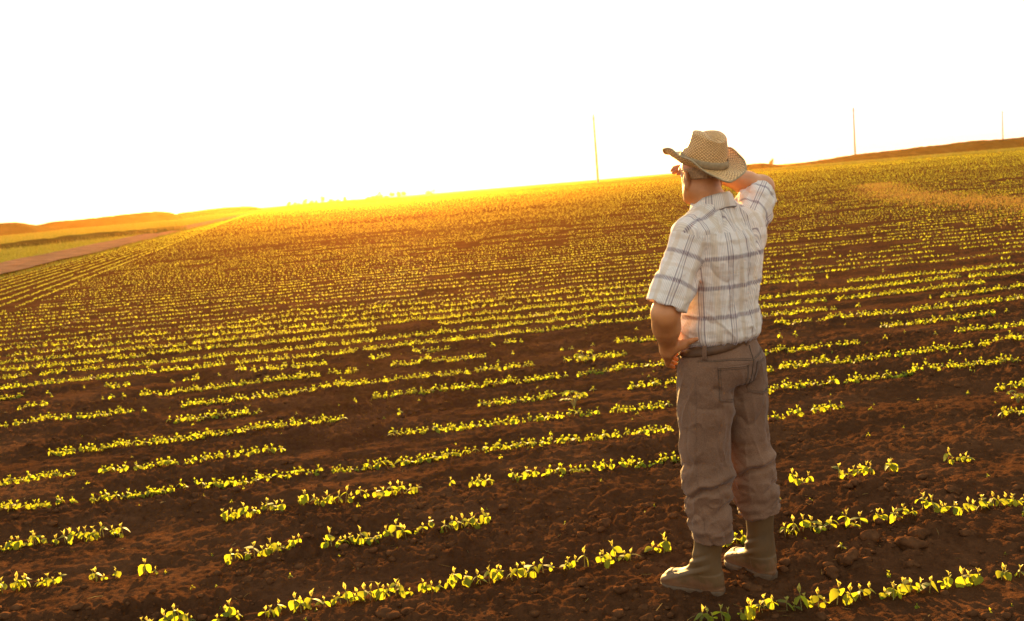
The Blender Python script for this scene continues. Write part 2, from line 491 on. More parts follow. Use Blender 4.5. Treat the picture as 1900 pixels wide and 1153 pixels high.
# pixel test for choosing the 300 that show largest
Cx = np.array(RV); Cu = np.array(UV_); Cf = np.array(F)
q = np.stack([PL[:, 0], PL[:, 1], 0.03 - CAM_H + 0 * dist], 1)
zz = q @ Cf
inview = (zz > 0.5) & (np.abs(q @ Cx / zz) < 0.505) & (np.abs(q @ Cu / zz) < 0.308)
# not hidden behind the man
px = q @ Cx / zz * 1900 + 950
behind = (px > 1262) & (px < 1425) & (PL[:, 1] > 4.3) & (dist < 12)
order = np.argsort(np.where(inview & ~behind & (PL[:, 2] < 940), zz, 1e9))
near_ids = order[:300]
is_near = np.zeros(len(PL), bool); is_near[near_ids] = True

# a few larger volunteer plants standing in and between the rows
def volunteer(x, y, sc, seed, label):
    rs = random.Random(seed); z = float(ground_h(x, y))
    r = bpy.data.objects.new('weed', None); col.objects.link(r); r.location = (x, y, z)
    tag(r, label, 'weed', 'larger weeds among the rows')
    st = []; lv = []
    for j in range(10):
        a = rs.uniform(0, 6.28); tip = np.array([math.cos(a) * rs.uniform(.03, .08), math.sin(a) * rs.uniform(.03, .08), rs.uniform(.03, .13)]) * sc
        st.append(tube([(0, 0, -.01), tip * [.35, .35, .6], tip], [.003, .0024, .0015], 4))
        for q in (-1.1, 0, 1.1):
            V, Fq = quad_leaf(rs.uniform(.032, .050) * sc, rs.uniform(.022, .032) * sc, .15, .5, 5)
            lv.append((xf(V, rs.uniform(-.4, .5), a - 1.57 + q, tip, rs.uniform(-.4, .4)), Fq))
    mesh_obj('stem', *join(st), M['stem'], r); mesh_obj('foliage', *join(lv), M['leaf'], r)
volunteer(0.64, 9.41, 1.15, 801, 'bushy weed taller than the seedlings, farther of the two left of the man')
volunteer(0.41, 7.64, 1.1, 802, 'bushy weed below the farther weed, nearer of the two left of the man')
volunteer(3.27, 6.59, .7, 803, 'small leafy weed on bare soil at the right edge')

protos = []
def make_proto(i):
    rs = random.Random(100 + i)
    stem, leaves, sh = plant_parts(rs)
    root = bpy.data.objects.new('soybean_seedling', None)
    root.empty_display_size = 0.02
    a = mesh_obj('stem', *stem, M['stem'], link=False)
    kids = [a]
    for V, Fq in leaves:
        kids.append(mesh_obj('leaf', V, Fq, M['leaf'], link=False))
    kids.append(mesh_obj('shoot', *sh, M['shoot'], link=False))
    return root, kids
protos = [make_proto(i) for i in range(9)]

ROWNAME = {0: 'nearest row at bottom right', 1: 'row beside the front boot', 2: 'sparse row behind the boots',
           3: 'fourth row from the bottom', 4: 'fifth row from the bottom', 5: 'sixth row from the bottom'}
gz = ground_h(PL[:, 0], PL[:, 1])
for n_, i in enumerate(near_ids):
    root0, kids0 = protos[int(rng.integers(len(protos)))]
    r = root0.copy(); col.objects.link(r)
    s = rng.uniform(0.55, 1.12)
    r.location = (PL[i, 0], PL[i, 1], gz[i] - 0.004)
    r.rotation_euler = (rng.uniform(-.15, .15), rng.uniform(-.15, .15), rng.uniform(0, 6.28))
    r.scale = (s, s, s * rng.uniform(.85, 1.15))
    for kd in kids0:
        c = kd.copy(); col.objects.link(c); c.parent = r
    k = int(PL[i, 2])
    side = '' if k == 0 else (', left of the man' if PL[i, 0] < 0.95 else ', right of the man')
    where = ROWNAME.get(k, 'rows beyond the boots') + side
    tag(r, 'soybean seedling in the ' + where, 'seedling', 'seedlings in the ' + where)
for root0, kids0 in protos:
    bpy.data.objects.remove(root0)
    for kd in kids0: bpy.data.objects.remove(kd)

def scatter(protoV, protoF, X, Y, Z, yaw, sc, scz=None, tilt=None):
    """copies of one small mesh merged into arrays"""
    n = len(X); c = np.cos(yaw) * sc; s = np.sin(yaw) * sc
    scz = sc if scz is None else scz
    V = protoV[None]
    x = V[..., 0] * c[:, None] - V[..., 1] * s[:, None] + X[:, None]
    y = V[..., 0] * s[:, None] + V[..., 1] * c[:, None] + Y[:, None]
    z = V[..., 2] * scz[:, None] + Z[:, None]
    if tilt is not None:
        x = x + V[..., 2] * scz[:, None] * tilt[:, 0:1]; y = y + V[..., 2] * scz[:, None] * tilt[:, 1:2]
    Vo = np.stack([x, y, z], -1).reshape(-1, 3)
    Fo = (protoF[None] + (np.arange(n) * len(protoV))[:, None, None]).reshape(-1, protoF.shape[1])
    return Vo, Fo

def build_rows():
    rest = ~is_near
    P = PL[rest]; z = gz[rest]; d = dist[rest]
    parts = []
    for lod, (a, b) in enumerate([(0, 16), (16, 45), (45, 1000)]):
        mk = (d >= a) & (d < b)
        ids = np.nonzero(mk)[0]
        nv = 10
        which = rng.integers(nv, size=len(ids))
        for v in range(nv):
            rs = random.Random(300 + v + lod * 50)
            if lod == 0:
                st, lv, sh = plant_parts(rs)
                pr = join([st] + lv + [sh])
            elif lod == 1:
                prt = []
                for q in range(3):
                    V, Fq = quad_leaf(rs.uniform(.04, .055), .042, .1, .5, 3)
                    prt.append((xf(V, rs.uniform(-.5, .7), rs.uniform(0, 6.3), (rs.uniform(-.01, .01), rs.uniform(-.01, .01), rs.uniform(.035, .055))), Fq))
                V, Fq = quad_leaf(.024, .014, .3, .1, 2)
                prt.append((xf(V, 1.3, rs.uniform(0, 6.3), (0, 0, .045)), Fq))
                pr = join(prt)
            else:
                prt = []
                for q in range(3):
                    V, Fq = quad_leaf(rs.uniform(.04, .06), .05, .2, .3, 2)
                    prt.append((xf(V, rs.uniform(.2, 1.2), rs.uniform(0, 6.3), (rs.uniform(-.03, .03), rs.uniform(-.03, .03), rs.uniform(.01, .05))), Fq))
                pr = join(prt)
            ii = ids[which == v]
            if not len(ii): continue
            sc = rng.uniform(.7, 1.2, len(ii)) * (.78, .60, .70)[lod]
            if lod == 2: sc = sc * np.clip((P[ii, 3] / 0.115) ** 0.5, 1, 2.4)
            stray = P[ii, 2] > 940
            sc = np.where(stray, sc * rng.uniform(.25, .6, len(ii)), sc)
            parts.append(scatter(pr[0], pr[1], P[ii, 0], P[ii, 1], z[ii] - 0.004, rng.uniform(0, 6.28, len(ii)), sc, None, rng.uniform(-.2, .2, (len(ii), 2))))
    V, Fq = join(parts)
    o = mesh_obj('seedling_rows', V, Fq, M['leaf'], smooth=True)
    tag(o, 'countless rows of small yellow-green soybean seedlings filling the brown field to the horizon', 'seedlings', kind='stuff')
    print('rows plants', rest.sum(), 'faces', len(Fq))
build_rows()

# ------------------------------------------------------------------ grass, straw, litter
def blades(X, Y, Z, h, w, seed, bend=0.35):
    rs = np.random.default_rng(seed); n = len(X)
    a = rs.uniform(0, 6.28, n); dx, dy = np.cos(a) * w, np.sin(a) * w
    b = rs.uniform(-bend, bend, (n, 2)) * h[:, None]
    V = np.stack([np.stack([X - dx, Y - dy, Z], 1), np.stack([X + dx, Y + dy, Z], 1),
                  np.stack([X + dx * .7 + b[:, 0] * .4, Y + dy * .7 + b[:, 1] * .4, Z + h * .6], 1),
                  np.stack([X + b[:, 0], Y + b[:, 1], Z + h], 1)], 1).reshape(-1, 3)
    return V, (np.arange(n)[:, None] * 4 + np.array([0, 1, 2, 3]))

def grass_patch(name, n, fx, hgt, wid, seed, label, mat='grass', cat='grass', z=0.0):
    rs = np.random.default_rng(seed)
    X, Y, dd = fx(rs, n)
    h = hgt * rs.uniform(.5, 1.2, len(X)) * np.clip(dd / 60, 1, 2.0)
    w = wid * rs.uniform(.6, 1.3, len(X)) * np.clip(dd / 50, 0.6, 2.6)
    V, Fq = blades(X, Y, np.full(len(X), z), h, w, seed + 1)
    return tag(mesh_obj(name, V, Fq, M[mat], smooth=False), label, cat, kind='stuff')

def fx_verge(rs, n):
    y = np.exp(rs.uniform(math.log(38), math.log(330), n))
    x = road_x(y) - 3.7 - np.abs(rs.normal(0, 1, n)) * 0.28 * y
    return x, y, y
grass_patch('grass', 120000, fx_verge, 0.16, 0.012, 31, 'bright yellow-green grass beyond the dirt road at the left')
def fx_verge2(rs, n):
    y = np.exp(rs.uniform(math.log(20), math.log(150), n))
    x = road_x(y) - rs.uniform(0, 1, n) ** 2 * 0.9 + 0.4
    return x, y, y
grass_patch('grass', 5000, fx_verge2, 0.10, 0.01, 33, 'thin grass edging the dirt road beside the crop')
def fx_bank(rs, n):
    t = rs.uniform(0, 1, n)
    x = -50 + 16.5 * t + rs.normal(0, .8, n); y = 50 + 54 * t + rs.normal(0, .5, n)
    return x, y, y
o = grass_patch('tall_grass', 26000, fx_bank, 0.28, 0.02, 35, 'dark tall grass on the ditch bank at the left edge', mat='tall')
def fx_meadow(rs, n):
    x = rs.uniform(-100, 260, n); y = field_end(x) + rs.exponential(45, n)
    return x, y, y
grass_patch('grass', 90000, fx_meadow, 0.30, 0.03, 37, 'pale meadow grass beyond the far end of the crop')
def fx_straw(rs, n):
    t = rs.uniform(0, 1, n); px_ = np.interp(t, [0, .35, .6, .8, 1], [22.5, 16.5, 15.0, 14.8, 12.5]); py_ = np.interp(t, [0, .35, .6, .8, 1], [62, 43.5, 34, 28, 20])
    w = rs.normal(0, 1, n) * (.55 + .5 * t)
    return px_ + w, py_ - w * .3, np.full(n, 40.)
grass_patch('dry_grass', 12000, fx_straw, 0.075, 0.010, 39, 'strip of pale dry grass crossing the field at the right', mat='dry')

def ico(sub, seed):
    import bmesh
    bm = bmesh.new(); bmesh.ops.create_icosphere(bm, subdivisions=sub, radius=1.0)
    V = np.array([v.co[:] for v in bm.verts]); Fq = np.array([[v.index for v in f.verts] for f in bm.faces]); bm.free()
    n = noise3(V * 1.3 + seed * 7.1, seed) * 1.0 + noise3(V * 3.1 + seed, seed + 5) * 0.45
    return V * (1 + n)[:, None] * np.array([1, .85, .62]), Fq
def build_clods():
    rs = np.random.default_rng(5)
    n = 16000
    y = np.exp(rs.uniform(math.log(2.4), math.log(16), n)); x = rs.uniform(-.62, .62, n) * (y + .6)
    t = (y - ROWM * x - ROW0) / ROWD
    amt = noise2((x + ROWM * y) * 0.9, t * 1.7, 15)
    k = rs.random(n) < np.clip(0.55 + 2.0 * amt, .12, 1); x, y = x[k], y[k]
    n = len(x)
    r = 0.0045 * (1 - rs.random(n)) ** -0.62; r = np.clip(r, 0, 0.028)
    z = ground_h(x, y) + r * 0.15
    parts = []
    w = rs.integers(8, size=n)
    for v in range(8):
        V, Fq = ico(1 if v < 5 else 2, v)
        i = np.nonzero(w == v)[0]
        parts.append(scatter(V, Fq, x[i], y[i], z[i], rs.uniform(0, 6.28, len(i)), r[i]))
    V, Fq = join(parts)
    tag(mesh_obj('soil_crumbs', V, Fq, M['clod']), 'crumbs of dark brown soil strewn between the crop rows', 'soil', kind='stuff')
    # the larger clods, each a thing
    big = [(1.32, 4.12, .05), (1.62, 4.22, .055), (1.70, 4.35, .05), (1.55, 4.05, .036), (1.9, 4.3, .035), (1.22, 4.02, .035), (-.62, 3.98, .045), (-.52, 3.96, .03),
           (-.30, 5.02, .035), (.05, 4.92, .03), (-.42, 5.1, .03), (.36, 4.78, .03), (-2.0, 4.3, .03), (-1.2, 4.5, .028), (.2, 4.1, .028), (2.1, 4.9, .035), (.95, 3.78, .03), (.42, 3.72, .03),
           (-.9, 5.2, .03), (1.05, 3.62, .026), (1.8, 5.0, .03), (.62, 4.62, .03), (-1.6, 3.95, .028), (1.48, 4.32, .04)]
    for j, (bx, by, br) in enumerate(big):
        V, Fq = ico(3, 40 + j)
        V = V * br
        V = V + (noise3(V * 70, 3) * 0.006)[:, None]
        o = mesh_obj('soil_clod', V, Fq, M['clod'])
        o.location = (bx, by, float(ground_h(bx, by)) + br * .18); o.rotation_euler = (rs.uniform(-.3, .3), rs.uniform(-.3, .3), rs.uniform(0, 6))
        if j in (0, 1, 2, 3, 5, 23):
            tag(o, 'large rounded brown soil clod lying right of the boots', 'soil clod', 'soil clods right of the boots')
        elif bx > 0.2:
            tag(o, 'small brown soil clod between the crop rows near the boots', 'soil clod', 'soil clods near the boots')
        else:
            tag(o, 'brown soil clod between the crop rows at the bottom left', 'soil clod', 'soil clods at the bottom left')
build_clods()
def build_litter():
    rs = np.random.default_rng(9); parts = []
    n = 420
    y = np.exp(rs.uniform(math.log(2.6), math.log(13), n)); x = rs.uniform(-.6, .6, n) * (y + .4)
    for i in range(n):
        l = rs.uniform(.008, .045) if rs.random() < .85 else rs.uniform(.05, .09); a = rs.uniform(0, 6.28); z = float(ground_h(x[i], y[i])) + .008
        d = np.array([math.cos(a), math.sin(a), rs.uniform(-.1, .35)]) * l
        c = np.array([x[i], y[i], z])
        parts.append(tube([c, c + d * .5 + [0, 0, rs.uniform(-.003, .004)], c + d], [.0012, .0017, .0008], 3))
    V, Fq = join(parts)
    tag(mesh_obj('straw_litter', V, Fq, M['dry'], smooth=False), 'bits of pale dry straw scattered on the soil', 'straw', kind='stuff')
build_litter()

# ------------------------------------------------------------------ utility poles
def pole(x, y, h, label):
    r = bpy.data.objects.new('utility_pole', None); col.objects.link(r); r.location = (x, y, 0)
    tag(r, label, 'utility pole', 'utility poles on the horizon')
    mesh_obj('pole', *tube([(0, 0, -.3), (0, 0, h * .5), (0, 0, h)], [.36, .30, .2], 10), M['pole'], r)
    mesh_obj('crossarm', *tube([(-.95, .1, h - 1.1), (.95, .1, h - 1.1)], [.07, .07], 6), M['pole'], r)
    for q in (-.85, 0, .85):
        z = h if q == 0 else h - 1.05
        mesh_obj('insulator', *tube([(q, .1, z - .02), (q, .1, z + .1), (q, .1, z + .12), (q, .1, z + .32)], [.03, .05, .09, .05], 8), M['insulator'], r)
pole(28.1, 300, 20.0, 'tall thin utility pole nearest to the man, standing left of his hat')
pole(134.2, 390, 20.2, 'thin utility pole behind the grassy bank right of the man')
pole(280.5, 575, 20.5, 'faint distant utility pole at the far right edge')

# ------------------------------------------------------------------ shrubs along the horizon
def shrub(x, y, h, w, seed, label):
    rs = np.random.default_rng(seed)
    r = bpy.data.objects.new('shrub', None); col.objects.link(r); r.location = (x, y, 0)
    tag(r, label, 'shrub', 'shrubs along the horizon')
    mesh_obj('trunk', *tube([(0, 0, -.1), (rs.normal() * .1, 0, h * .4), (rs.normal() * .2, 0, h * .75)], [.09, .06, .02], 5), M['trunk'], r)
    n = 420
    p = rs.normal(0, 1, (n, 3)); p /= np.linalg.norm(p, axis=1)[:, None]; p *= (rs.random(n) ** .45)[:, None]
    cl = rs.normal(0, .35, (7, 3)); p = p * .62 + cl[rs.integers(7, size=n)]
    c = p * [w / 2, w / 2, h * .36] + [0, 0, h * .6]
    c[:, 2] = np.clip(c[:, 2], .1, None)
    a = rs.uniform(0, 6.28, n); e = rs.uniform(-1, 1, n); s = rs.uniform(.10, .2, n)
    u = np.stack([np.cos(a), np.sin(a), 0 * a], 1) * s[:, None]; v = np.stack([-np.sin(a) * e, np.cos(a) * e, np.sqrt(1 - e * e * .9)], 1) * s[:, None]
    V = np.stack([c - u, c - v, c + u, c + v], 1).reshape(-1, 3)
    mesh_obj('crown', V, np.arange(n)[:, None] * 4 + np.arange(4), M['bush'], r, smooth=False)
rs = np.random.default_rng(77)
for j, pxx in enumerate([556, 566, 575, 587, 598, 607, 621, 635, 646, 661, 703, 711, 719, 728, 737, 748, 760, 770]):
    y = 470 + rs.uniform(-12, 12)
    hh = rs.uniform(2.2, 3.8) if j not in (6, 16) else 5.0
    shrub((pxx - 950) / 1900 * y * 1.0, y, hh, rs.uniform(2, 3.6), 500 + j,
          'small distant shrub in the left cluster on the sunlit horizon' if j < 10 else 'small distant shrub in the right cluster on the sunlit horizon')
shrub((815 - 950) / 1900 * 430, 430, 3.6, 4.6, 530, 'lone rounded shrub on the horizon right of the shrub row')
shrub((1449 - 950) / 1900 * 400, 400, 4.4, 1.7, 531, 'tiny lone shrub on the horizon right of the raised elbow')

#@@MAN<
# ------------------------------------------------------------------ the man
# coordinates below are metres from MP (the ground point between his feet); x to the camera's right, y away from it
MP = np.array([0.80, 4.02, 0.0])
TH = R(47)
RX = np.array([math.cos(TH), math.sin(TH), 0]); FY = np.array([-math.sin(TH), math.cos(TH), 0])   # his right, his front
HY = R(24)
HX = np.array([math.cos(HY), math.sin(HY), 0]); HF = np.array([-math.sin(HY), math.cos(HY), 0])

class Field:
    def __init__(s, lo, hi, h):
        s.lo = np.array(lo, float); s.h = h
        s.n = np.ceil((np.array(hi) - s.lo) / h).astype(int) + 1
        s.D = np.full(s.n, 1.0, np.float32)
        s.ax = [s.lo[i] + h * np.arange(s.n[i]) for i in range(3)]
    def sub(s, lo, hi):
        i0 = np.clip(np.floor((np.array(lo) - s.lo) / s.h).astype(int), 0, s.n - 1)
        i1 = np.clip(np.ceil((np.array(hi) - s.lo) / s.h).astype(int) + 1, i0 + 1, s.n)
        sl = tuple(slice(a, b) for a, b in zip(i0, i1))
        g = np.meshgrid(*[s.ax[k][sl[k]] for k in range(3)], indexing='ij')
        return sl, g
    def add(s, fn, lo, hi, k=0.0, mode='add'):
        sl, (X, Y, Z) = s.sub(lo, hi)
        d = fn(X, Y, Z).astype(np.float32); a = s.D[sl]
        if mode == 'add':
            if k > 0:
                hh = np.clip(k - np.abs(a - d), 0, None) / k
                s.D[sl] = np.minimum(a, d) - hh * hh * k * .25
            else: s.D[sl] = np.minimum(a, d)
        elif mode == 'cut':                      # keep the part of the solid where fn > 0
            s.D[sl] = np.maximum(a, -d)
    def cone(s, a, b, r1, r2, k=0.02, mode='add', pad=0.03, flat=None):
        a = np.array(a, float); b = np.array(b, float); rm = max(r1, r2) + pad + k
        ab = b - a; l2 = ab @ ab + 1e-12
        def fn(X, Y, Z):
            px, py, pz = X - a[0], Y - a[1], Z - a[2]
            t = np.clip((px * ab[0] + py * ab[1] + pz * ab[2]) / l2, 0, 1)
            qx, qy, qz = px - ab[0] * t, py - ab[1] * t, pz - ab[2] * t
            if flat is not None:                 # squash along a direction
                fd, fs = flat
                w = (qx * fd[0] + qy * fd[1] + qz * fd[2]) * (fs - 1)
                qx, qy, qz = qx + w * fd[0], qy + w * fd[1], qz + w * fd[2]
            return np.sqrt(qx * qx + qy * qy + qz * qz) - (r1 + (r2 - r1) * t)
        s.add(fn, np.minimum(a, b) - rm, np.maximum(a, b) + rm, k, mode)
    def ell(s, c, r, k=0.02, ax=(RX, FY, (0, 0, 1)), mode='add', pad=0.03):
        c = np.array(c, float); r = np.array(r, float); A = [np.array(q, float) for q in ax]; rm = r.max() + pad + k
        def fn(X, Y, Z):
            p = (X - c[0], Y - c[1], Z - c[2])
            q = [sum(p[i] * a[i] for i in range(3)) / r[j] for j, a in enumerate(A)]
            k0 = np.sqrt(q[0] ** 2 + q[1] ** 2 + q[2] ** 2)
            k1 = np.sqrt((q[0] / r[0]) ** 2 + (q[1] / r[1]) ** 2 + (q[2] / r[2]) ** 2) + 1e-9
            return k0 * (k0 - 1) / k1
        s.add(fn, c - rm, c + rm, k, mode)
    def loft(s, tab, k=0.02, n=2.3, th=TH, mode='add'):
        """stack of ellipses, tab rows: z, cx, cy, a (across), b (front-back)"""
        T = np.array(tab, float)
        rx = (math.cos(th), math.sin(th)); fy = (-math.sin(th), math.cos(th))
        def fn(X, Y, Z):
            g = [np.interp(Z, T[:, 0], T[:, j]) for j in range(1, 5)]
            px, py = X - g[0], Y - g[1]
            u = np.abs(px * rx[0] + py * rx[1]) / g[2]; v = np.abs(px * fy[0] + py * fy[1]) / g[3]
            d = ((u ** n + v ** n) ** (1 / n) - 1) * np.minimum(g[2], g[3])
            return np.maximum(d, np.maximum(T[0, 0] - Z, Z - T[-1, 0]))
        w = T[:, 3:5].max() + .05
        s.add(fn, (T[:, 1].min() - w, T[:, 2].min() - w, T[0, 0] - .03), (T[:, 1].max() + w, T[:, 2].max() + w, T[-1, 0] + .03), k, mode)
    def plane_cut(s, c, nrm, rad):
        """remove what lies beyond the plane, within rad of c"""
        c = np.array(c, float); nrm = np.array(nrm, float); nrm /= np.linalg.norm(nrm)
        def fn(X, Y, Z):
            d = (X - c[0]) * nrm[0] + (Y - c[1]) * nrm[1] + (Z - c[2]) * nrm[2]
            rr = np.sqrt((X - c[0]) ** 2 + (Y - c[1]) ** 2 + (Z - c[2]) ** 2) - rad
            return -np.maximum(-d, rr)
        # solid 'cut' keeps fn<=0 region removed
        sl, (X, Y, Z) = s.sub(c - rad, c + rad)
        d = fn(X, Y, Z).astype(np.float32)
        s.D[sl] = np.maximum(s.D[sl], d)
    def mesh(s):
        D = s.D; D[0] = D[-1] = 1; D[:, 0] = D[:, -1] = 1; D[:, :, 0] = D[:, :, -1] = 1
        I = D < 0; nx, ny, nz = D.shape
        cnt = np.zeros((nx - 1, ny - 1, nz - 1), np.int8)
        for a in (0, 1):
            for b in (0, 1):
                for c in (0, 1): cnt += I[a:nx - 1 + a, b:ny - 1 + b, c:nz - 1 + c]
        act = (cnt > 0) & (cnt < 8)
        idx = np.full(act.shape, -1, np.int64); ii = np.stack(np.nonzero(act), 1); idx[act] = np.arange(len(ii))
        acc = np.zeros((len(ii), 3)); num = np.zeros(len(ii))
        for ax in range(3):
            o1, o2 = [q for q in range(3) if q != ax]
            for a in (0, 1):
                for b in (0, 1):
                    o = np.zeros(3, int); o[o1] = a; o[o2] = b
                    p0 = ii + o; p1 = p0.copy(); p1[:, ax] += 1
                    d0 = D[tuple(p0.T)]; d1 = D[tuple(p1.T)]
                    m_ = (d0 < 0) != (d1 < 0)
                    t = np.where(m_, d0 / (d0 - d1 + 1e-20), 0)
                    q = p0.astype(float); q[:, ax] += t
                    acc[m_] += q[m_]; num[m_] += 1
        V = acc / num[:, None] * s.h + s.lo
        Fs = []
        for ax in range(3):
            o1, o2 = [(1, 2), (2, 0), (0, 1)][ax]
            sl0 = [slice(None)] * 3; sl1 = [slice(None)] * 3
            sl0[ax] = slice(0, -1); sl1[ax] = slice(1, None)
            cr = I[tuple(sl0)] != I[tuple(sl1)]
            pp = np.stack(np.nonzero(cr), 1)
            pp = pp[(pp[:, o1] > 0) & (pp[:, o2] > 0) & (pp[:, o1] < D.shape[o1] - 1) & (pp[:, o2] < D.shape[o2] - 1)]
            ins = I[tuple(pp.T)]
            def c_(da, db):
                q = pp.copy(); q[:, o1] += da; q[:, o2] += db
                return idx[tuple(q.T)]
            f = np.stack([c_(-1, -1), c_(0, -1), c_(0, 0), c_(-1, 0)], 1)
            f[~ins] = f[~ins][:, ::-1]
            Fs.append(f)
        return V, np.concatenate(Fs)

def vnormals(V, Fq):
    n = np.cross(V[Fq[:, 2]] - V[Fq[:, 0]], V[Fq[:, 3]] - V[Fq[:, 1]])
    N_ = np.zeros_like(V)
    for j in range(4): np.add.at(N_, Fq[:, j], n)
    return N_ / (np.linalg.norm(N_, axis=1)[:, None] + 1e-12)

def relax(V, Fq, it=2, lam=0.5):
    e = np.concatenate([Fq[:, [0, 1]], Fq[:, [1, 2]], Fq[:, [2, 3]], Fq[:, [3, 0]]])
    for _ in range(it):
        A = np.zeros_like(V); c = np.zeros(len(V))
        for a, b in ((0, 1), (1, 0)):
            for j in range(3): A[:, j] += np.bincount(e[:, a], V[e[:, b], j], len(V))
            c += np.bincount(e[:, a], minlength=len(V))
        V = V + lam * (A / c[:, None] - V)
    return V

def seg_t(V, a, b):
    a = np.array(a); b = np.array(b); ab = b - a
    t = (V - a) @ ab / (ab @ ab)
    d = np.linalg.norm(V - a - np.clip(t, 0, 1)[:, None] * ab, axis=1)
    return t, d

man = bpy.data.objects.new('person', None); col.objects.link(man)
man.location = MP
tag(man, 'man in straw hat, plaid shirt, jeans and rubber boots, one hand shading his eyes', 'person')

# joints
ShL, ElL, WrL = np.array([-.105, -.135, 1.435]), np.array([-.226, -.208, 1.160]), np.array([-.208, -.09, 1.0])
ShR, ElR, WrR = np.array([.158, .085, 1.445]), np.array([.285, .295, 1.585]), np.array([.055, .175, 1.668])
HC = np.array([-.020, .005, 1.655])
NB = np.array([.022, -.005, 1.50])
HipL, KnL, AnL = np.array([-.070, -.068, .90]), np.array([-.085, -.07, .52]), np.array([-.105, -.095, .10])
HipR, KnR, AnR = np.array([.085, .075, .90]), np.array([.125, .05, .51]), np.array([.137, .04, .10])

# --- skin: one continuous body
def skin_mat():
    mt, b = new_mat('skin')
    tc = N(mt, 'ShaderNodeTexCoord')
    n1 = N(mt, 'ShaderNodeTexNoise', Scale=14, Detail=6)
    L(mt, tc.outputs['Object'], n1.inputs['Vector'])
    r1 = ramp(mt, n1.outputs['Fac'], [(0.3, (0.38, 0.15, 0.05)), (0.7, (0.50, 0.21, 0.075))])
    L(mt, r1.outputs[0], b.inputs['Base Color'])
    b.inputs['Roughness'].default_value = 0.5
    b.inputs['Subsurface Weight'].default_value = 0.25
    b.inputs['Subsurface Radius'].default_value = (0.02, 0.008, 0.004)
    n2 = N(mt, 'ShaderNodeTexNoise', Scale=260, Detail=6)
    L(mt, tc.outputs['Object'], n2.inputs['Vector'])
    bp = N(mt, 'ShaderNodeBump', Strength=0.25, Distance=0.003)
    L(mt, n2.outputs['Fac'], bp.inputs['Height']); L(mt, bp.outputs[0], b.inputs['Normal'])
    return mt
M['skin'] = skin_mat()

def hand(f, wr, knuck, side, palm_n, fing, curl_r, thumb):
    """wr wrist, knuck centre of the knuckles, side unit vector index->little, fing list of joints per finger"""
    f.cone(wr, (wr + knuck) / 2, .026, .032, .02, flat=(palm_n, 1.6))
    for q in (-1.5, -.5, .5, 1.5):
        f.cone(wr + side * q * .008, knuck + side * q * .019, .018, .0115, .012)
    for j, ch in enumerate(fing):
        r0 = .0098 if j < 3 else .0085
        for a, b in zip(ch[:-1], ch[1:]):
            f.cone(a, b, r0, r0 * .92, .004, pad=.012); r0 *= .93
    a = wr
    rr = [.017, .0135, .0115, .0100, .0085]
    for j, b in enumerate(thumb):
        f.cone(a, b, rr[j], rr[j + 1], .008, pad=.012); a = b

f = Field((-.34, -.36, .02), (.40, .42, 1.82), .004)
# trunk and legs, hidden by the clothes
f.loft([(0.86, .005, .0, .145, .10), (1.0, .008, .0, .14, .095), (1.15, .02, -.01, .13, .09), (1.35, .035, -.02, .145, .09), (1.45, .03, -.02, .10, .06), (1.5, .02, -.01, .05, .05)], .02)
for H_, K_, A_ in ((HipL, KnL, AnL), (HipR, KnR, AnR)):
    f.cone(H_, K_, .07, .05, .03); f.cone(K_, A_, .05, .034, .02)
    f.cone(A_, A_ + [-.06, .06, -.05], .03, .02, .02)
# shoulders, neck
f.cone(ShL + [.02, .02, 0], ShR - [.02, .02, 0], .045, .045, .03)
f.cone(NB, HC + HX * 0 - HF * .022 - [0, 0, .06], .064, .061, .03)
f.cone(NB + [0, 0, .03], (ShL + NB) / 2 + [0, 0, .02], .05, .04, .04); f.cone(NB + [0, 0, .03], (ShR + NB) / 2 + [0, 0, .02], .05, .04, .04)
# head
Zu = np.array([0, 0, 1.0])
def hp(x, y, z): return HC + HX * x + HF * y + Zu * z
HA = (HX, HF, Zu)
f.ell(hp(0, -.006, .033), (.073, .091, .092), .02, HA)
f.ell(hp(0, .018, -.035), (.060, .072, .075), .03, HA)
f.cone(hp(-.048, -.005, -.045), hp(-.018, .072, -.082), .022, .017, .03); f.cone(hp(.048, -.005, -.045), hp(.018, .072, -.082), .022, .017, .03)
f.ell(hp(0, .078, -.084), (.022, .016, .018), .02, HA)
f.cone(hp(0, .080, .018), hp(0, .106, -.018), .008, .014, .012)
f.ell(hp(-.013, .093, -.021), (.009, .011, .008), .008, HA); f.ell(hp(.013, .093, -.021), (.009, .011, .008), .008, HA)
f.ell(hp(0, .086, -.045), (.024, .010, .006), .006, HA); f.ell(hp(0, .084, -.056), (.021, .010, .007), .006, HA)
f.cone(hp(-.042, .070, .032), hp(.042, .070, .032), .013, .013, .015)
for sx in (-1, 1):
    f.ell(hp(sx * .030, .095, .008), (.014, .012, .010), .006, HA, mode='cut')
    # ear: rim, hollow, lobe
    ec = hp(sx * .077, -.012, -.006)
    ea = (HX * math.cos(.45) - HF * sx * math.sin(.45) * -1, HF, Zu)
    f.ell(ec, (.008, .020, .033), .006, HA)
    f.cone(ec + HX * sx * .009 - HF * .014 + Zu * .022, ec + HX * sx * .012 - HF * .020 - Zu * .004, .0055, .0050, .006)
    f.cone(ec + HX * sx * .009 - HF * .014 + Zu * .022, ec + HX * sx * .006 + HF * .006 + Zu * .030, .0055, .0045, .006)
    f.ell(ec + HX * sx * .003 - Zu * .030 + HF * .002, (.007, .011, .011), .006, HA)
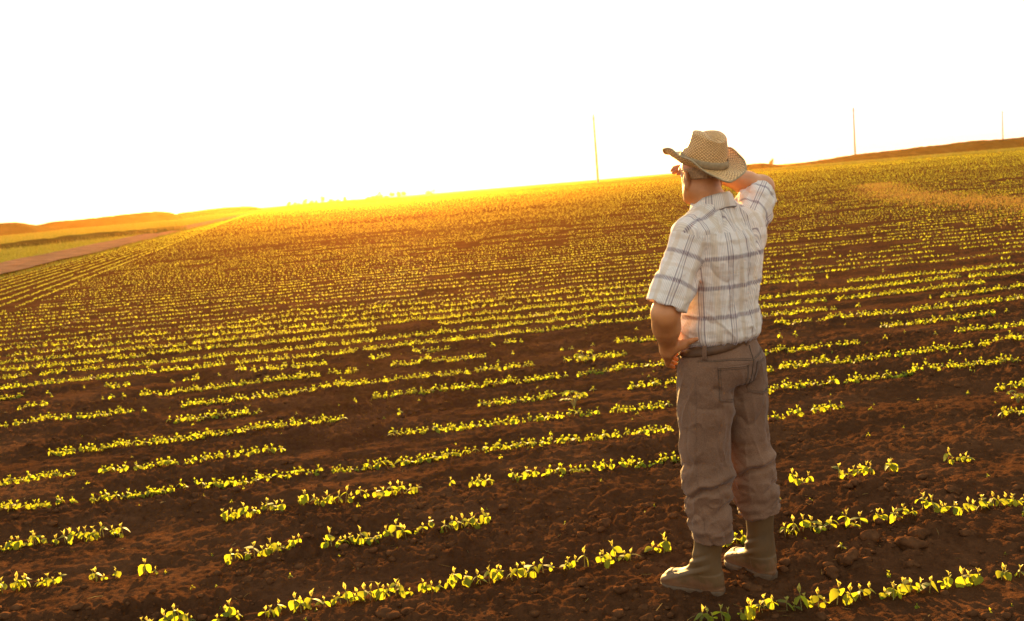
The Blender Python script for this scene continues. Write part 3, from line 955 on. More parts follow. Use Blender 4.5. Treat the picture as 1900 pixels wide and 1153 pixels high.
# left arm on the hip
f.cone(ShL, ElL, .048, .040, .02); f.cone(ElL, ElL + (WrL - ElL) * .4, .038, .042, .07); f.cone(ElL + (WrL - ElL) * .4, WrL, .042, .032, .05)
f.cone(ElL + [-.003, -.012, .0], ElL + [.0, -.008, -.02], .024, .024, .04)
kL = np.array([-.198, -.015, .955]); sL = np.array([.16, -.28, -.95]); sL /= np.linalg.norm(sL); sL = np.array([-.2, -.45, -.87]); sL /= np.linalg.norm(sL)
fd = np.array([.35, .85, -.38]); fd /= np.linalg.norm(fd); inn = np.array([.75, .45, -.2]); inn /= np.linalg.norm(inn)
fl = []
for j, ln in enumerate([.072, .08, .074, .058]):
    b0 = kL + sL * (j - 1.5) * .019
    p1 = b0 + fd * ln * .45 + inn * .004; p2 = p1 + (fd * .85 + inn * .35) * ln * .32; p3 = p2 + (fd * .7 + inn * .5) * ln * .25
    fl.append([b0, p1, p2, p3])
hand(f, WrL, kL, sL, np.array([.85, -.5, 0]) / 1, fl, 0, [WrL + [.022, -.012, .008], WrL + [.052, -.032, .022], WrL + [.082, -.050, .034], WrL + [.104, -.062, .042]])
f.cone(WrL, WrL + [.055, -.030, .018], .026, .017, .02)
# right arm raised, hand shading the eyes
f.cone(ShR, ElR, .052, .046, .02); f.cone(ElR, ElR + (WrR - ElR) * .3, .046, .045, .03); f.cone(ElR + (WrR - ElR) * .3, WrR, .045, .028, .03)
f.cone(ElR + [.012, .006, .004], ElR + [.0, -.004, .01], .030, .03, .03)
kR = WrR + np.array([-.088, -.022, .018]); sR = np.array([.10, .92, .36]); sR /= np.linalg.norm(sR); gd = np.array([-.97, -.10, .10]); gd /= np.linalg.norm(gd)
fr = []
for j, ln in enumerate([.070, .078, .073, .056]):
    b0 = kR - sR * (j - 1.5) * .0195
    dwn = np.array([0, -.1, -1.0])
    p1 = b0 + gd * ln * .45; p2 = p1 + (gd * .97 + dwn * (.12 + .04 * j)) * ln * .32; p3 = p2 + (gd * .92 + dwn * (.22 + .05 * j)) * ln * .25
    fr.append([b0, p1, p2, p3])
hand(f, WrR, kR, sR, np.array([-.05, -.36, .92]), fr, 0, [WrR + [-.022, .02, -.006], WrR + [-.05, .030, -.022], WrR + [-.078, .028, -.030], WrR + [-.10, .022, -.034]])
V, Fq = f.mesh(); V = relax(V, Fq, 1, .4)
mesh_obj('body', V, Fq, M['skin'], man)

# eyes
def uvsphere(c, r, n=12):
    V = [c + [0, 0, r]]
    V = np.array([[c[0] + r * math.sin(a) * math.cos(b), c[1] + r * math.sin(a) * math.sin(b), c[2] + r * math.cos(a)] for a in np.linspace(0, math.pi, n) for b in np.linspace(0, 2 * math.pi, n * 2, endpoint=False)])
    Fq = [(i * 2 * n + j, (i + 1) * 2 * n + j, (i + 1) * 2 * n + (j + 1) % (2 * n), i * 2 * n + (j + 1) % (2 * n)) for i in range(n - 1) for j in range(2 * n)]
    return V, np.array(Fq)
M['eye'] = noisy_mat('eye', [(0.3, (0.5, 0.48, 0.45)), (0.7, (0.6, 0.58, 0.55))], bump=0, rough=0.2)
for sx in (-1, 1): mesh_obj('eye', *uvsphere(hp(sx * .030, .078, .009), .012), M['eye'], man)

# --- hair: short grey hair showing at the nape below the hat
f = Field(HC - .14, HC + .16, .004)
f.ell(hp(0, -.012, .037), (.0775, .097, .103), .0, HA)
f.cone(hp(-.030, -.062, -.01), hp(-.022, -.056, -.030), .028, .022, .02); f.cone(hp(.030, -.062, -.01), hp(.022, -.056, -.030), .028, .022, .02)
f.plane_cut(hp(0, .0, 0), HF + Zu * -.5, .28)
f.plane_cut(hp(0, -.05, -.008), -Zu, .2); f.plane_cut(hp(0, 0, .036), Zu, .2)
V, Fq = f.mesh(); Nn = vnormals(V, Fq)
V = V + Nn * (noise3(V * [160, 160, 40], 3) * .004)[:, None]
M['hair'] = noisy_mat('hair', [(0.3, (0.20, 0.11, 0.05)), (0.7, (0.38, 0.22, 0.10))], scale=150, bump=1.0, bscale=300, bdist=.004, rough=.6)
mesh_obj('hair', V, Fq, M['hair'], man)

# --- shirt
def cloth_attr(V, Fq, segs, torso_c, th=TH):
    """UVs in metres that follow torso and sleeves, one region per face; returns loop uvs, face region"""
    C = V[Fq].mean(1)
    reg = np.zeros(len(C), int)
    for i, (a, b, r, t0) in enumerate(segs):
        t, d = seg_t(C, a, b)
        k_ = ((np.abs((C[:, :3] - [torso_c[0], torso_c[1], 0]) @ RX) / .182) ** 2.2 + (np.abs((C[:, :3] - [torso_c[0], torso_c[1], 0]) @ FY) / .135) ** 2.2) ** (1 / 2.2)
        dT = np.maximum((k_ - 1) * .135, C[:, 2] - 1.50)
        reg[(t > .03) & (d < .125) & (d - .074 < dT) & (reg == 0)] = i + 1
    uv = np.zeros((len(Fq), 4, 2))
    P = V[Fq]
    for g in range(len(segs) + 1):
        m_ = reg == g
        if not m_.any(): continue
        p = P[m_]
        if g == 0:
            q = p - np.array([torso_c[0], torso_c[1], 0])
            rx = np.array([math.cos(th), math.sin(th), 0]); fy = np.array([-math.sin(th), math.cos(th), 0])
            ang = np.arctan2(q @ rx, -(q @ fy)); rad = .172; vv = p[..., 2]
            yk = (p[..., 2].mean(1) > 1.438)[:, None]            # the yoke is cut from another piece of cloth
            ang = np.where(yk, (q @ rx) / rad * .98 + .28, ang); vv = np.where(yk, .9 * (q @ fy) + .45 * p[..., 2] + .031, vv)
        else:
            a, b = np.array(segs[g - 1][0]), np.array(segs[g - 1][1]); ab = (b - a) / np.linalg.norm(b - a)
            e1 = np.cross(ab, [0.3, 1, .2]); e1 /= np.linalg.norm(e1); e2 = np.cross(ab, e1)
            q = p - a; ang = np.arctan2(q @ e2, q @ e1); rad = .085; vv = q @ ab + .03
        ref = ang[:, :1]
        ang = ref + (ang - ref + np.pi) % (2 * np.pi) - np.pi
        uv[m_] = np.stack([ang * rad, vv], -1)
    return uv, reg

def plaid_mat():
    mt, b = new_mat('plaid_cotton')
    tc = N(mt, 'ShaderNodeTexCoord'); sp = N(mt, 'ShaderNodeSeparateXYZ'); L(mt, tc.outputs['UV'], sp.inputs[0])
    def mth(op, a, v=None, c=None):
        n = N(mt, 'ShaderNodeMath', operation=op)
        for i, q in enumerate((a, v, c)):
            if q is None: continue
            if isinstance(q, (int, float)): n.inputs[i].default_value = q
            else: L(mt, q, n.inputs[i])
        return n.outputs[0]
    def band(src, period, centre, half, soft):
        t = mth('WRAP', mth('SUBTRACT', src, centre), period / 2, -period / 2) if False else None
        n = N(mt, 'ShaderNodeMath', operation='PINGPONG'); L(mt, mth('SUBTRACT', src, centre + period / 2 - 40 * period), n.inputs[0]); n.inputs[1].default_value = period / 2
        d = mth('SUBTRACT', period / 2, n.outputs[0])
        mr = N(mt, 'ShaderNodeMapRange', interpolation_type='SMOOTHSTEP'); L(mt, d, mr.inputs[0])
        mr.inputs[1].default_value = half - soft; mr.inputs[2].default_value = half + soft; mr.inputs[3].default_value = 1; mr.inputs[4].default_value = 0
        return mr.outputs[0]
    u, v = sp.outputs[0], sp.outputs[1]
    base = N(mt, 'ShaderNodeRGB'); base.outputs[0].default_value = (.82, .74, .65, 1)
    cur = base.outputs[0]
    def over(cur, mask, colr, amt):
        mx = N(mt, 'ShaderNodeMix', data_type='RGBA'); L(mt, mth('MULTIPLY', mask, amt), mx.inputs[0]); L(mt, cur, mx.inputs[6]); mx.inputs[7].default_value = (*colr, 1); return mx.outputs[2]
    PU, PV = .124, .112
    dash = band(u, .0062, 0, .0016, .0008)
    cur = over(cur, dash, (.50, .44, .42), .55)                                  # fine ribs
    cur = over(cur, band(u, PU, PU * .5, .012, .004), (.58, .44, .28), .45)      # tan stripe
    cur = over(cur, band(v, PV, PV * .5, .007, .003), (.60, .48, .34), .35)
    hb = band(v, PV, 0, .0082, .0045)
    hbd = mth('MULTIPLY', hb, mth('ADD', mth('MULTIPLY', dash, .75), .45))
    cur = over(cur, hbd, (.17, .12, .15), .72)
    for c_ in (-.0100, .0, .0100):
        cur = over(cur, band(u, PU, c_, .0017 if c_ else .0030, .0010), (.15, .09, .12), .72 if c_ else .30)
    L(mt, cur, b.inputs['Base Color'])
    b.inputs['Roughness'].default_value = .85; b.inputs['Specular IOR Level'].default_value = .15
    b.inputs['Sheen Weight'].default_value = .08
    n2 = N(mt, 'ShaderNodeTexNoise', Scale=38, Detail=5, Distortion=.6); L(mt, tc.outputs['Object'], n2.inputs['Vector'])
    bp = N(mt, 'ShaderNodeBump', Strength=.6, Distance=.012); L(mt, n2.outputs['Fac'], bp.inputs['Height'])
    bp2 = N(mt, 'ShaderNodeBump', Strength=.3, Distance=.0015); L(mt, dash, bp2.inputs['Height']); L(mt, bp.outputs[0], bp2.inputs['Normal'])
    L(mt, bp2.outputs[0], b.inputs['Normal'])
    tr = N(mt, 'ShaderNodeBsdfTranslucent'); L(mt, cur, tr.inputs['Color'])
    ms = N(mt, 'ShaderNodeMixShader'); ms.inputs[0].default_value = .22
    L(mt, b.outputs[0], ms.inputs[1]); L(mt, tr.outputs[0], ms.inputs[2]); L(mt, ms.outputs[0], mt.node_tree.nodes['Material Output'].inputs['Surface'])
    return mt
M['plaid'] = plaid_mat()

uL = (ElL - ShL) / np.linalg.norm(ElL - ShL); uR = (ElR - ShR) / np.linalg.norm(ElR - ShR)
CuffL = np.array([-.226, -.200, 1.185]); nL = np.array([-.62, -.12, -.78]) ; nL = uL * .75 + np.array([.55, .1, -.35])
nL = np.array([-.36, -.12, -.80]); nL /= np.linalg.norm(nL)
CuffR = ShR + uR * .235; nR = uR.copy()
f = Field((-.36, -.42, .98), (.42, .40, 1.62), .004)
f.loft([(1.005, .012, .0, .172, .128), (1.03, .010, -.002, .186, .146), (1.07, .010, -.002, .190, .150), (1.15, .014, -.008, .171, .134), (1.25, .022, -.012, .171, .131), (1.35, .034, -.020, .186, .130),
        (1.41, .032, -.020, .180, .120), (1.455, .026, -.02, .150, .098), (1.50, .022, -.01, .095, .078), (1.53, .018, -.005, .072, .070)], .02, n=2.15)
f.cone(NB + [-.02, -.03, .0], ShL + [0, 0, .008], .060, .066, .05); f.cone(NB + [.02, .02, .0], ShR + [0, 0, .012], .060, .066, .05)
f.cone(ShL, ShL + uL * .20, .066, .080, .035); f.cone(ShL + uL * .20, CuffL + uL * .07, .080, .083, .02)
f.cone(ShR, ShR + uR * .16, .068, .076, .04); f.cone(ShR + uR * .15, CuffR + uR * .04 + [0, 0, -.01], .076, .076, .02)
# loose cloth hanging below the raised upper arm
f.cone(ShR + uR * .19 + [0.0, 0, -.045], ShR + uR * .05 + [.02, -.01, -.12], .040, .030, .05)
f.cone(ShR + [.0, -.02, -.06], ShR + [-.02, -.05, -.2], .055, .05, .06)
# cuffs: cut square and hollow them
f.plane_cut(CuffL, nL, .16); f.plane_cut(CuffR, nR, .13)
f.cone(CuffL - uL * .055, CuffL + uL * .10, .0655, .0715, 0, mode='cut'); f.cone(CuffR - uR * .055, CuffR + uR * .06, .062, .070, 0, mode='cut')
# hem hollow
f.loft([(1.0, .012, .0, .163, .119), (1.018, .012, 0, .166, .122)], 0, mode='cut')
V, Fq = f.mesh(); V = relax(V, Fq, 2, .5); Nn = vnormals(V, Fq)
tL, dL = seg_t(V, ShL, CuffL); tR, dR = seg_t(V, ShR, CuffR)
def sst(x, a, b):
    t = np.clip((x - a) / (b - a), 0, 1); return t * t * (3 - 2 * t)
rel = V - np.array([.02, -.01, 0]); aT = np.arctan2(rel @ RX, -(rel @ FY))
torso = (1 - sst(tL, -.05, .15) * (1 - sst(dL, .085, .14))) * (1 - sst(tR, -.05, .15) * (1 - sst(dR, .085, .14)))
disp = np.zeros(len(V))
# soft vertical drapes on the back, tension folds to the shoulder blades, blousing above the belt
vz = V[:, 2]
q = np.stack([aT * 3.2 + 1.5 * (vz - 1.2), vz * 1.6, aT * 0], 1)
disp += torso * .013 * noise3(q * 1.6, 61) * sst(1.5 - vz, .0, .25)
disp += torso * .011 * noise3(np.stack([aT * 9 - 5 * vz, vz * 3.5, 0 * vz], 1), 62)
disp += torso * .012 * np.exp(-((vz - 1.06) / .05) ** 2) * noise3(np.stack([aT * 5.5, vz * 14, 0 * vz], 1), 63)
for (c0, s0, w0, a0) in ((.35, 2.2, .07, .010), (-.25, -1.4, .06, .008), (.95, 3.0, .08, -.008), (-.75, 1.9, .06, .009)):
    disp += torso * a0 * np.exp(-((aT - c0 - s0 * (vz - 1.22)) / w0) ** 2) * np.exp(-((vz - 1.2) / .14) ** 2)
# yoke line ridge
# sleeve folds
for t_, d_, sh, cu, sd_ in ((tL, dL, ShL, CuffL, 64), (tR, dR, ShR, CuffR, 65)):
    w = 1 - sst(d_, .09, .14)
    ab = (cu - sh) / np.linalg.norm(cu - sh); e1 = np.cross(ab, [0, 0, 1]); e1 /= np.linalg.norm(e1); e2 = np.cross(ab, e1)
    an = np.arctan2((V - sh) @ e2, (V - sh) @ e1)
    nn = noise3(np.stack([np.cos(an) * 1.6 + t_ * 2.4, np.sin(an) * 1.6 - t_ * 1.0, t_ * 1.2], 1) * 1.5, sd_) * .018 + noise3(np.stack([np.cos(an) * 3 + t_ * 6, np.sin(an) * 3, t_ * 2.5], 1), sd_ + 3) * .008
    disp += w * nn * sst(t_, -.1, .25)
# armpit creases radiating from the raised right arm
t2, d2 = seg_t(V, ShR + [-.01, -.04, -.03], ShR + [-.09, -.09, -.28])
disp += -.007 * np.exp(-(d2 / .020) ** 2) * torso
t2, d2 = seg_t(V, ShR + [.03, .0, .0], ShR + [-.14, -.13, -.10])
disp += -.005 * np.exp(-(d2 / .022) ** 2)
t2, d2 = seg_t(V, ShL + [.045, -.01, -.02], ShL + [.03, -.01, -.20])
disp += -.014 * np.exp(-(d2 / .013) ** 2)
t2, d2 = seg_t(V, ShL + [.065, -.02, -.06], ShL + [.02, .0, -.30])
disp += .006 * np.exp(-(d2 / .02) ** 2)
def ridge(P, sd_, pw=5): return (1 - np.abs(2 * noise3(P, sd_))) ** pw
disp -= .0075 * torso * ridge(np.stack([aT * 2.6 - 6 * (vz - 1.2), vz * 5 + aT * .8, 0 * vz], 1), 91)
disp += .0060 * torso * ridge(np.stack([aT * 3.4 + 3.5 * (vz - 1.2), vz * 3 - aT * .5 + 4, 0 * vz], 1), 92)
disp += .0080 * ridge(np.stack([aT * 2.5, vz * 16 + aT * 3, 0 * vz + 2], 1), 93) * np.exp(-((vz - 1.075) / .05) ** 2) * torso
disp -= .0060 * (1 - torso) * ridge(V @ np.array([[9., 2, 3], [1, 8, -2], [5, -3, 9]]), 94)
disp += .0025 * noise3(V * 42, 66) + .0014 * noise3(V * 95, 67)
V = V + Nn * disp[:, None]
uv, reg = cloth_attr(V, Fq, [(ShL + uL * .0, CuffL + nL * .03, .115, lambda C: .10 - 0.9 * np.clip((C[:, 2] - 1.40) / .1, -1, .2)), (ShR, CuffR + nR * .03, .115, lambda C: .12 + 0 * C[:, 2])], (.022, -.012))
shirt = mesh_obj('shirt', V, Fq, M['plaid'], man, uv=uv.reshape(-1, 2))
shirt_bvh = BVHTree.FromPolygons([tuple(v) for v in V], [tuple(int(a) for a in q) for q in Fq])

# collar: folded band round the neck, open at the front
def collar():
    n = 72; rows = []
    ax0 = np.array([.010, -.006])
    for j, (dr, dz) in enumerate([(-.004, .0), (.000, .034), (.004, .043), (.012, .034), (.018, .010), (.023, -.012), (.020, -.018), (.010, .004)]):
        ring = []
        for i in range(n + 1):
            a = math.radians(-158 + 316 * i / n)          # 0 = back of the neck
            fr_ = 1 - math.cos(a)                          # 0 at the back, 2 at the front
            rx_ = .0705 + dr; ry_ = .073 + dr
            c = np.array([ax0[0], ax0[1], 1.548 - .020 * fr_ - (0.012 * fr_ if j > 2 else 0)])
            wob = .0025 * math.sin(a * 5 + j)
            p = c + RX * math.sin(a) * (rx_ + wob) - FY * math.cos(a) * (ry_ + wob) + Zu * dz + RX * 0
            ring.append(p)
        rows.append(ring)
    rows = np.array(rows); k, m_ = rows.shape[:2]
    V = rows.reshape(-1, 3)
    Fq = [(j * m_ + i, j * m_ + i + 1, ((j + 1) % k) * m_ + i + 1, ((j + 1) % k) * m_ + i) for j in range(k) for i in range(m_ - 1)]
    Fq = np.array(Fq)
    aa = np.tile(np.arange(m_) / (m_ - 1) * .42, k); bb = np.repeat(np.linspace(.0, .1, k) + .028, m_)
    uv = np.stack([bb[Fq], aa[Fq]], -1)
    uv = np.stack([aa[Fq], bb[Fq]], -1)
    mesh_obj('collar', V, Fq, M['plaid'], shirt, uv=uv.reshape(-1, 2))
collar()

# --- trousers
def denim_mat():
    mt, b = new_mat('faded_denim')
    tc = N(mt, 'ShaderNodeTexCoord')
    n1 = N(mt, 'ShaderNodeTexNoise', Scale=5, Detail=5); L(mt, tc.outputs['Object'], n1.inputs['Vector'])
    r1 = ramp(mt, n1.outputs['Fac'], [(0.3, (0.115, 0.062, 0.037)), (0.7, (0.180, 0.098, 0.058))])
    n3 = N(mt, 'ShaderNodeTexNoise', Scale=420, Detail=3); L(mt, tc.outputs['Object'], n3.inputs['Vector'])
    r3 = ramp(mt, n3.outputs['Fac'], [(0.35, (.75, .75, .75)), (0.65, (1.2, 1.2, 1.2))])
    mx = N(mt, 'ShaderNodeMix', data_type='RGBA', blend_type='MULTIPLY'); mx.inputs[0].default_value = 1
    L(mt, r1.outputs[0], mx.inputs[6]); L(mt, r3.outputs[0], mx.inputs[7]); L(mt, mx.outputs[2], b.inputs['Base Color'])
    b.inputs['Roughness'].default_value = .9; b.inputs['Specular IOR Level'].default_value = .15; b.inputs['Sheen Weight'].default_value = .12; b.inputs['Sheen Roughness'].default_value = .4
    n2 = N(mt, 'ShaderNodeTexNoise', Scale=30, Detail=6, Distortion=.8); L(mt, tc.outputs['Object'], n2.inputs['Vector'])
    bp = N(mt, 'ShaderNodeBump', Strength=.35, Distance=.015); L(mt, n2.outputs['Fac'], bp.inputs['Height']); L(mt, bp.outputs[0], b.inputs['Normal'])
    return mt
M['denim'] = denim_mat()
M['thread'] = noisy_mat('stitching', [(0.3, (0.045, 0.028, 0.018)), (0.7, (0.09, 0.06, 0.04))], scale=60, bump=0)
M['belt'] = noisy_mat('belt_leather', [(0.3, (0.06, 0.028, 0.012)), (0.7, (0.10, 0.048, 0.022))], scale=25, bump=.3, bscale=120, bdist=.002, rough=.5)

f = Field((-.25, -.26, .19), (.33, .27, 1.115), .004)
f.loft([(.84, .018, .0, .168, .115), (.88, .020, -.001, .178, .132), (.93, .018, -.002, .184, .140), (.97, .012, .0, .177, .134), (1.01, .010, .0, .170, .126), (1.10, .010, .0, .160, .116)], .02, n=2.2)
def leg(f, P, k=.022):
    for (a, ra, fa), (b, rb, fb) in zip(P[:-1], P[1:]): f.cone(a, b, ra, rb, k)
LP_ = [((-.062, -.060, .89), .112), ((-.070, -.062, .74), .109), ((-.082, -.066, .60), .099), ((-.086, -.070, .50), .097), ((-.086, -.078, .42), .092), ((-.080, -.084, .345), .080), ((-.080, -.088, .30), .084), ((-.080, -.090, .245), .079), ((-.080, -.090, .17), .077)]
RP_ = [((.090, .062, .89), .113), ((.098, .058, .74), .105), ((.108, .052, .60), .092), ((.114, .050, .50), .088), ((.122, .050, .44), .091), ((.132, .050, .385), .087), ((.139, .050, .33), .085), ((.144, .048, .29), .082), ((.148, .046, .21), .080)]
for P in (LP_, RP_):
    for (a, ra), (b, rb) in zip(P[:-1], P[1:]): f.cone(a, b, ra, rb, .02)
f.plane_cut((-.080, -.090, .222), (-.05, .0, -1), .14)
f.plane_cut((.145, .048, .268), (.12, .0, -1), .13)
f.cone((-.080, -.090, .14), (-.080, -.088, .27), .070, .070, 0, mode='cut'); f.cone((.148, .046, .18), (.144, .048, .31), .074, .072, 0, mode='cut')
V, Fq = f.mesh(); V = relax(V, Fq, 2, .5); Nn = vnormals(V, Fq)
disp = np.zeros(len(V)); vz = V[:, 2]
for (cx, cy, s_, hem, zc) in ((-.08, -.08, -1, .222, .40), (.145, .05, 1, .268, .43)):
    own = (V[:, 0] - .03 + .4 * (V[:, 1])) * s_ > -.0
    an = np.arctan2(V[:, 0] - cx, -(V[:, 1] - cy))
    low = sst(-vz, -(zc + .20), -(zc + .02))
    # stacked folds above the boot: tilted rings that come and go round the leg
    for (z0, amp, tilt, ph, wz) in ((zc + .055, .016, .022, .6, .020), (zc + .012, -.022, .028, 1.2, .012), (zc - .035, .016, -.022, 2.4, .018), (zc - .066, -.014, -.025, 3.6, .010), (zc - .10, .012, .02, 5.0, .018), (zc - .135, -.010, .018, .2, .010), (zc + .11, -.008, .03, 2.0, .014)):
        g = np.exp(-((vz - z0 - 1.5 * tilt * np.sin(an + ph) - .03 * noise3(np.stack([np.cos(an) * 2, np.sin(an) * 2, vz * 5], 1), 70)) / wz) ** 2) * (.30 + .70 * np.sin(an * 1.0 + ph * 1.7))
        disp += np.where(own, amp * g, 0)
    disp += np.where(own, low * (.014 * noise3(np.stack([np.cos(an) * 1.2, np.sin(an) * 1.2, vz * 17 + np.sin(an + s_) * .8], 1), 71) + .009 * noise3(np.stack([np.cos(an) * 2.6, np.sin(an) * 2.6, vz * 34], 1), 72)), 0)
    # long soft folds on the thigh
    disp += np.where(own, (1 - low) * sst(.9 - vz, 0, .1) * (.014 * noise3(np.stack([np.cos(an) * 1.8 + vz * 2.5, np.sin(an) * 1.8, vz * 3.2], 1), 73) + .006 * noise3(np.stack([np.cos(an) * 3.5 - vz * 4, np.sin(an) * 3.5, vz * 7], 1), 74)), 0)
# folds under the seat and at the knee hollow
for (a, b, amp, w) in (((-.05, -.17, .845), (.06, -.10, .80), -.008, .010), ((-.04, -.17, .80), (.05, -.09, .72), .007, .016), ((.06, -.06, .80), (.16, -.05, .845), -.009, .010), ((.07, -.05, .76), (.19, -.0, .78), -.006, .010),
                       ((-.15, -.13, .56), (-.02, -.15, .53), -.006, .010), ((.10, -.03, .70), (.18, .0, .62), -.007, .012), ((-.10, -.16, .86), (-.02, -.16, .87), -.004, .008), ((-.02, -.15, .70), (-.06, -.15, .50), .006, .014), ((.12, -.02, .56), (.20, .0, .60), -.007, .011)):
    t2, d2 = seg_t(V, a, b); disp += amp * np.exp(-(d2 / w) ** 2)
def ridge2(P, sd_, pw=5): return (1 - np.abs(2 * noise3(P, sd_))) ** pw
anl = np.where(V[:, 0] + .4 * V[:, 1] < .03, np.arctan2(V[:, 0] + .08, -(V[:, 1] + .08)), np.arctan2(V[:, 0] - .13, -(V[:, 1] - .05)) + 7)
lowm = sst(-vz, -.60, -.42)
disp -= .0065 * lowm * ridge2(np.stack([np.cos(anl) * 1.3 + vz * 3, np.sin(anl) * 1.3 + (anl > 4) * 5, vz * 15 + .7 * np.sin(anl * 2)], 1), 95, 4)
disp += .0048 * lowm * ridge2(np.stack([np.cos(anl) * 2.1 - vz * 6, np.sin(anl) * 2.1, vz * 20], 1), 96, 4)
disp -= .0060 * (1 - lowm) * ridge2(np.stack([np.cos(anl) * 1.6 + vz * 9, np.sin(anl) * 1.6 + (anl > 4) * 5, vz * 5], 1), 97) * sst(.95 - vz, 0, .1)
disp += .0045 * (1 - lowm) * ridge2(np.stack([np.cos(anl) * 2 - vz * 7, np.sin(anl) * 2, vz * 9], 1), 98) * sst(.95 - vz, 0, .1)
disp += .0018 * noise3(V * 60, 75)
V = V + Nn * disp[:, None]
trousers = mesh_obj('trousers', V, Fq, M['denim'], man)
tb = BVHTree.FromPolygons([tuple(v) for v in V], [tuple(int(a) for a in q) for q in Fq])

PC = np.array([.014, .0])                                  # axis of the pelvis
def on_hip(a, z, off=0.0, bvh=None):
    """point on the cloth at angle a (0 = centre back, + = his right), height z"""
    d = RX * math.sin(a) - FY * math.cos(a)
    o_ = np.array([PC[0], PC[1], z]) + d * .5
    h = (bvh or tb).ray_cast(Vector(o_), Vector(-d))
    return (np.array(h[0]) if h[0] is not None else o_ - d * .33) + d * off
def tilt_z(a, z): 
    d = RX * math.sin(a) - FY * math.cos(a); return z + .10 * (d[0] * .15)
def seam(pts, r=.0011, n=26, dash=False, parent=None, off=.0006, name='seam'):
    P = []
    for (a0, z0), (a1, z1) in zip(pts[:-1], pts[1:]):
        for t in np.linspace(0, 1, n, endpoint=False): P.append(on_hip(a0 + (a1 - a0) * t, z0 + (z1 - z0) * t, off))
    P.append(on_hip(*pts[-1], off))
    if not dash: return mesh_obj(name, *tube(P, r, 5), M['thread'], parent or trousers)
    P = np.array(P); s = np.concatenate([[0], np.cumsum(np.linalg.norm(np.diff(P, axis=0), axis=1))]); parts = []
    x = 0
    while x < s[-1] - .003:
        a, b = x, x + .0036
        parts.append(tube([[np.interp(q, s, P[:, j]) for j in range(3)] for q in (a, b)], r, 4)); x += .0056
    return mesh_obj(name, *join(parts), M['thread'], parent or trousers)

def band_patch(a0, a1, z0f, z1f, off, thick, na, nz, mat, name, parent, bvh=None, zs=None):
    """thin raised patch laid over the cloth"""
    A = np.linspace(a0, a1, na); out = []; inn_ = []
    for j in range(nz):
        for i, a in enumerate(A):
            z = z0f(a) + (z1f(a) - z0f(a)) * j / (nz - 1)
            out.append(on_hip(a, z, off + thick, bvh)); inn_.append(on_hip(a, z, off - .004, bvh))
    V = np.array(out + inn_); n0 = na * nz; Fq = []
    for j in range(nz - 1):
        for i in range(na - 1):
            k = j * na + i
            Fq.append((k, k + 1, k + na + 1, k + na)); Fq.append((n0 + k, n0 + k + na, n0 + k + na + 1, n0 + k + 1))
    ed = [i for i in range(na)] + [j * na + na - 1 for j in range(1, nz)] + [(nz - 1) * na + i for i in range(na - 2, -1, -1)] + [j * na for j in range(nz - 2, 0, -1)]
    for p, q in zip(ed, ed[1:] + ed[:1]): Fq.append((q, p, n0 + p, n0 + q))
    return mesh_obj(name, V, np.array(Fq), mat, parent)

def bz(a): return 1.0 + .030 * math.sin(a + .55)          # belt line: rises towards the small of the back
# belt between two even heights
def belt():
    n = 140; rows = []
    prof = [(.0035, -.017), (.0070, -.014), (.0072, .014), (.0035, .017), (-.004, .015), (-.004, -.015)]
    for o_, dz in prof:
        rows.append([on_hip(2 * math.pi * i / n, bz(2 * math.pi * i / n) + dz + .012, o_ + .002) for i in range(n)])
    rows = np.array(rows)
    # even out the cloth's small bumps so the leather runs smoothly
    for _ in range(4): rows[:, :, :2] = (rows[:, :, :2] * 2 + np.roll(rows, 1, 1)[:, :, :2] + np.roll(rows, -1, 1)[:, :, :2]) / 4
    V = rows.reshape(-1, 3); k = len(prof)
    Fq = [(j * n + i, j * n + (i + 1) % n, ((j + 1) % k) * n + (i + 1) % n, ((j + 1) % k) * n + i) for j in range(k) for i in range(n)]
    b_ = mesh_obj('belt', V, np.array(Fq), M['belt'], man)
    # buckle at the front
    P = [on_hip(math.pi + s_ * .12, bz(math.pi) + .012 + z_, .012) for s_, z_ in ((-1, -.02), (1, -.02), (1, .02), (-1, .02), (-1, -.02))]
    mesh_obj('buckle', *tube(P, .003, 6), noisy_mat('brass', [(0.3, (.3, .22, .1)), (.7, (.4, .3, .15))], bump=0, rough=.35), b_)
belt()
for a in (-.12, .42, 1.5, -1.35, 2.6, -2.6):
    P = [on_hip(a, bz(a) - .016, .001), on_hip(a, bz(a) - .010, .013), on_hip(a, bz(a) + .034, .013), on_hip(a, bz(a) + .040, .001)]
    parts = []
    for s_ in (-.028, .0, .028):
        Q = [on_hip(a + s_, bz(a) - .018, .003), on_hip(a + s_, bz(a) - .008, .0125), on_hip(a + s_, bz(a) + .012, .014), on_hip(a + s_, bz(a) + .032, .0125), on_hip(a + s_, bz(a) + .040, .003)]
        parts.append(tube(Q, .0034, 6))
    mesh_obj('belt_loop', *join(parts), M['denim'], trousers)
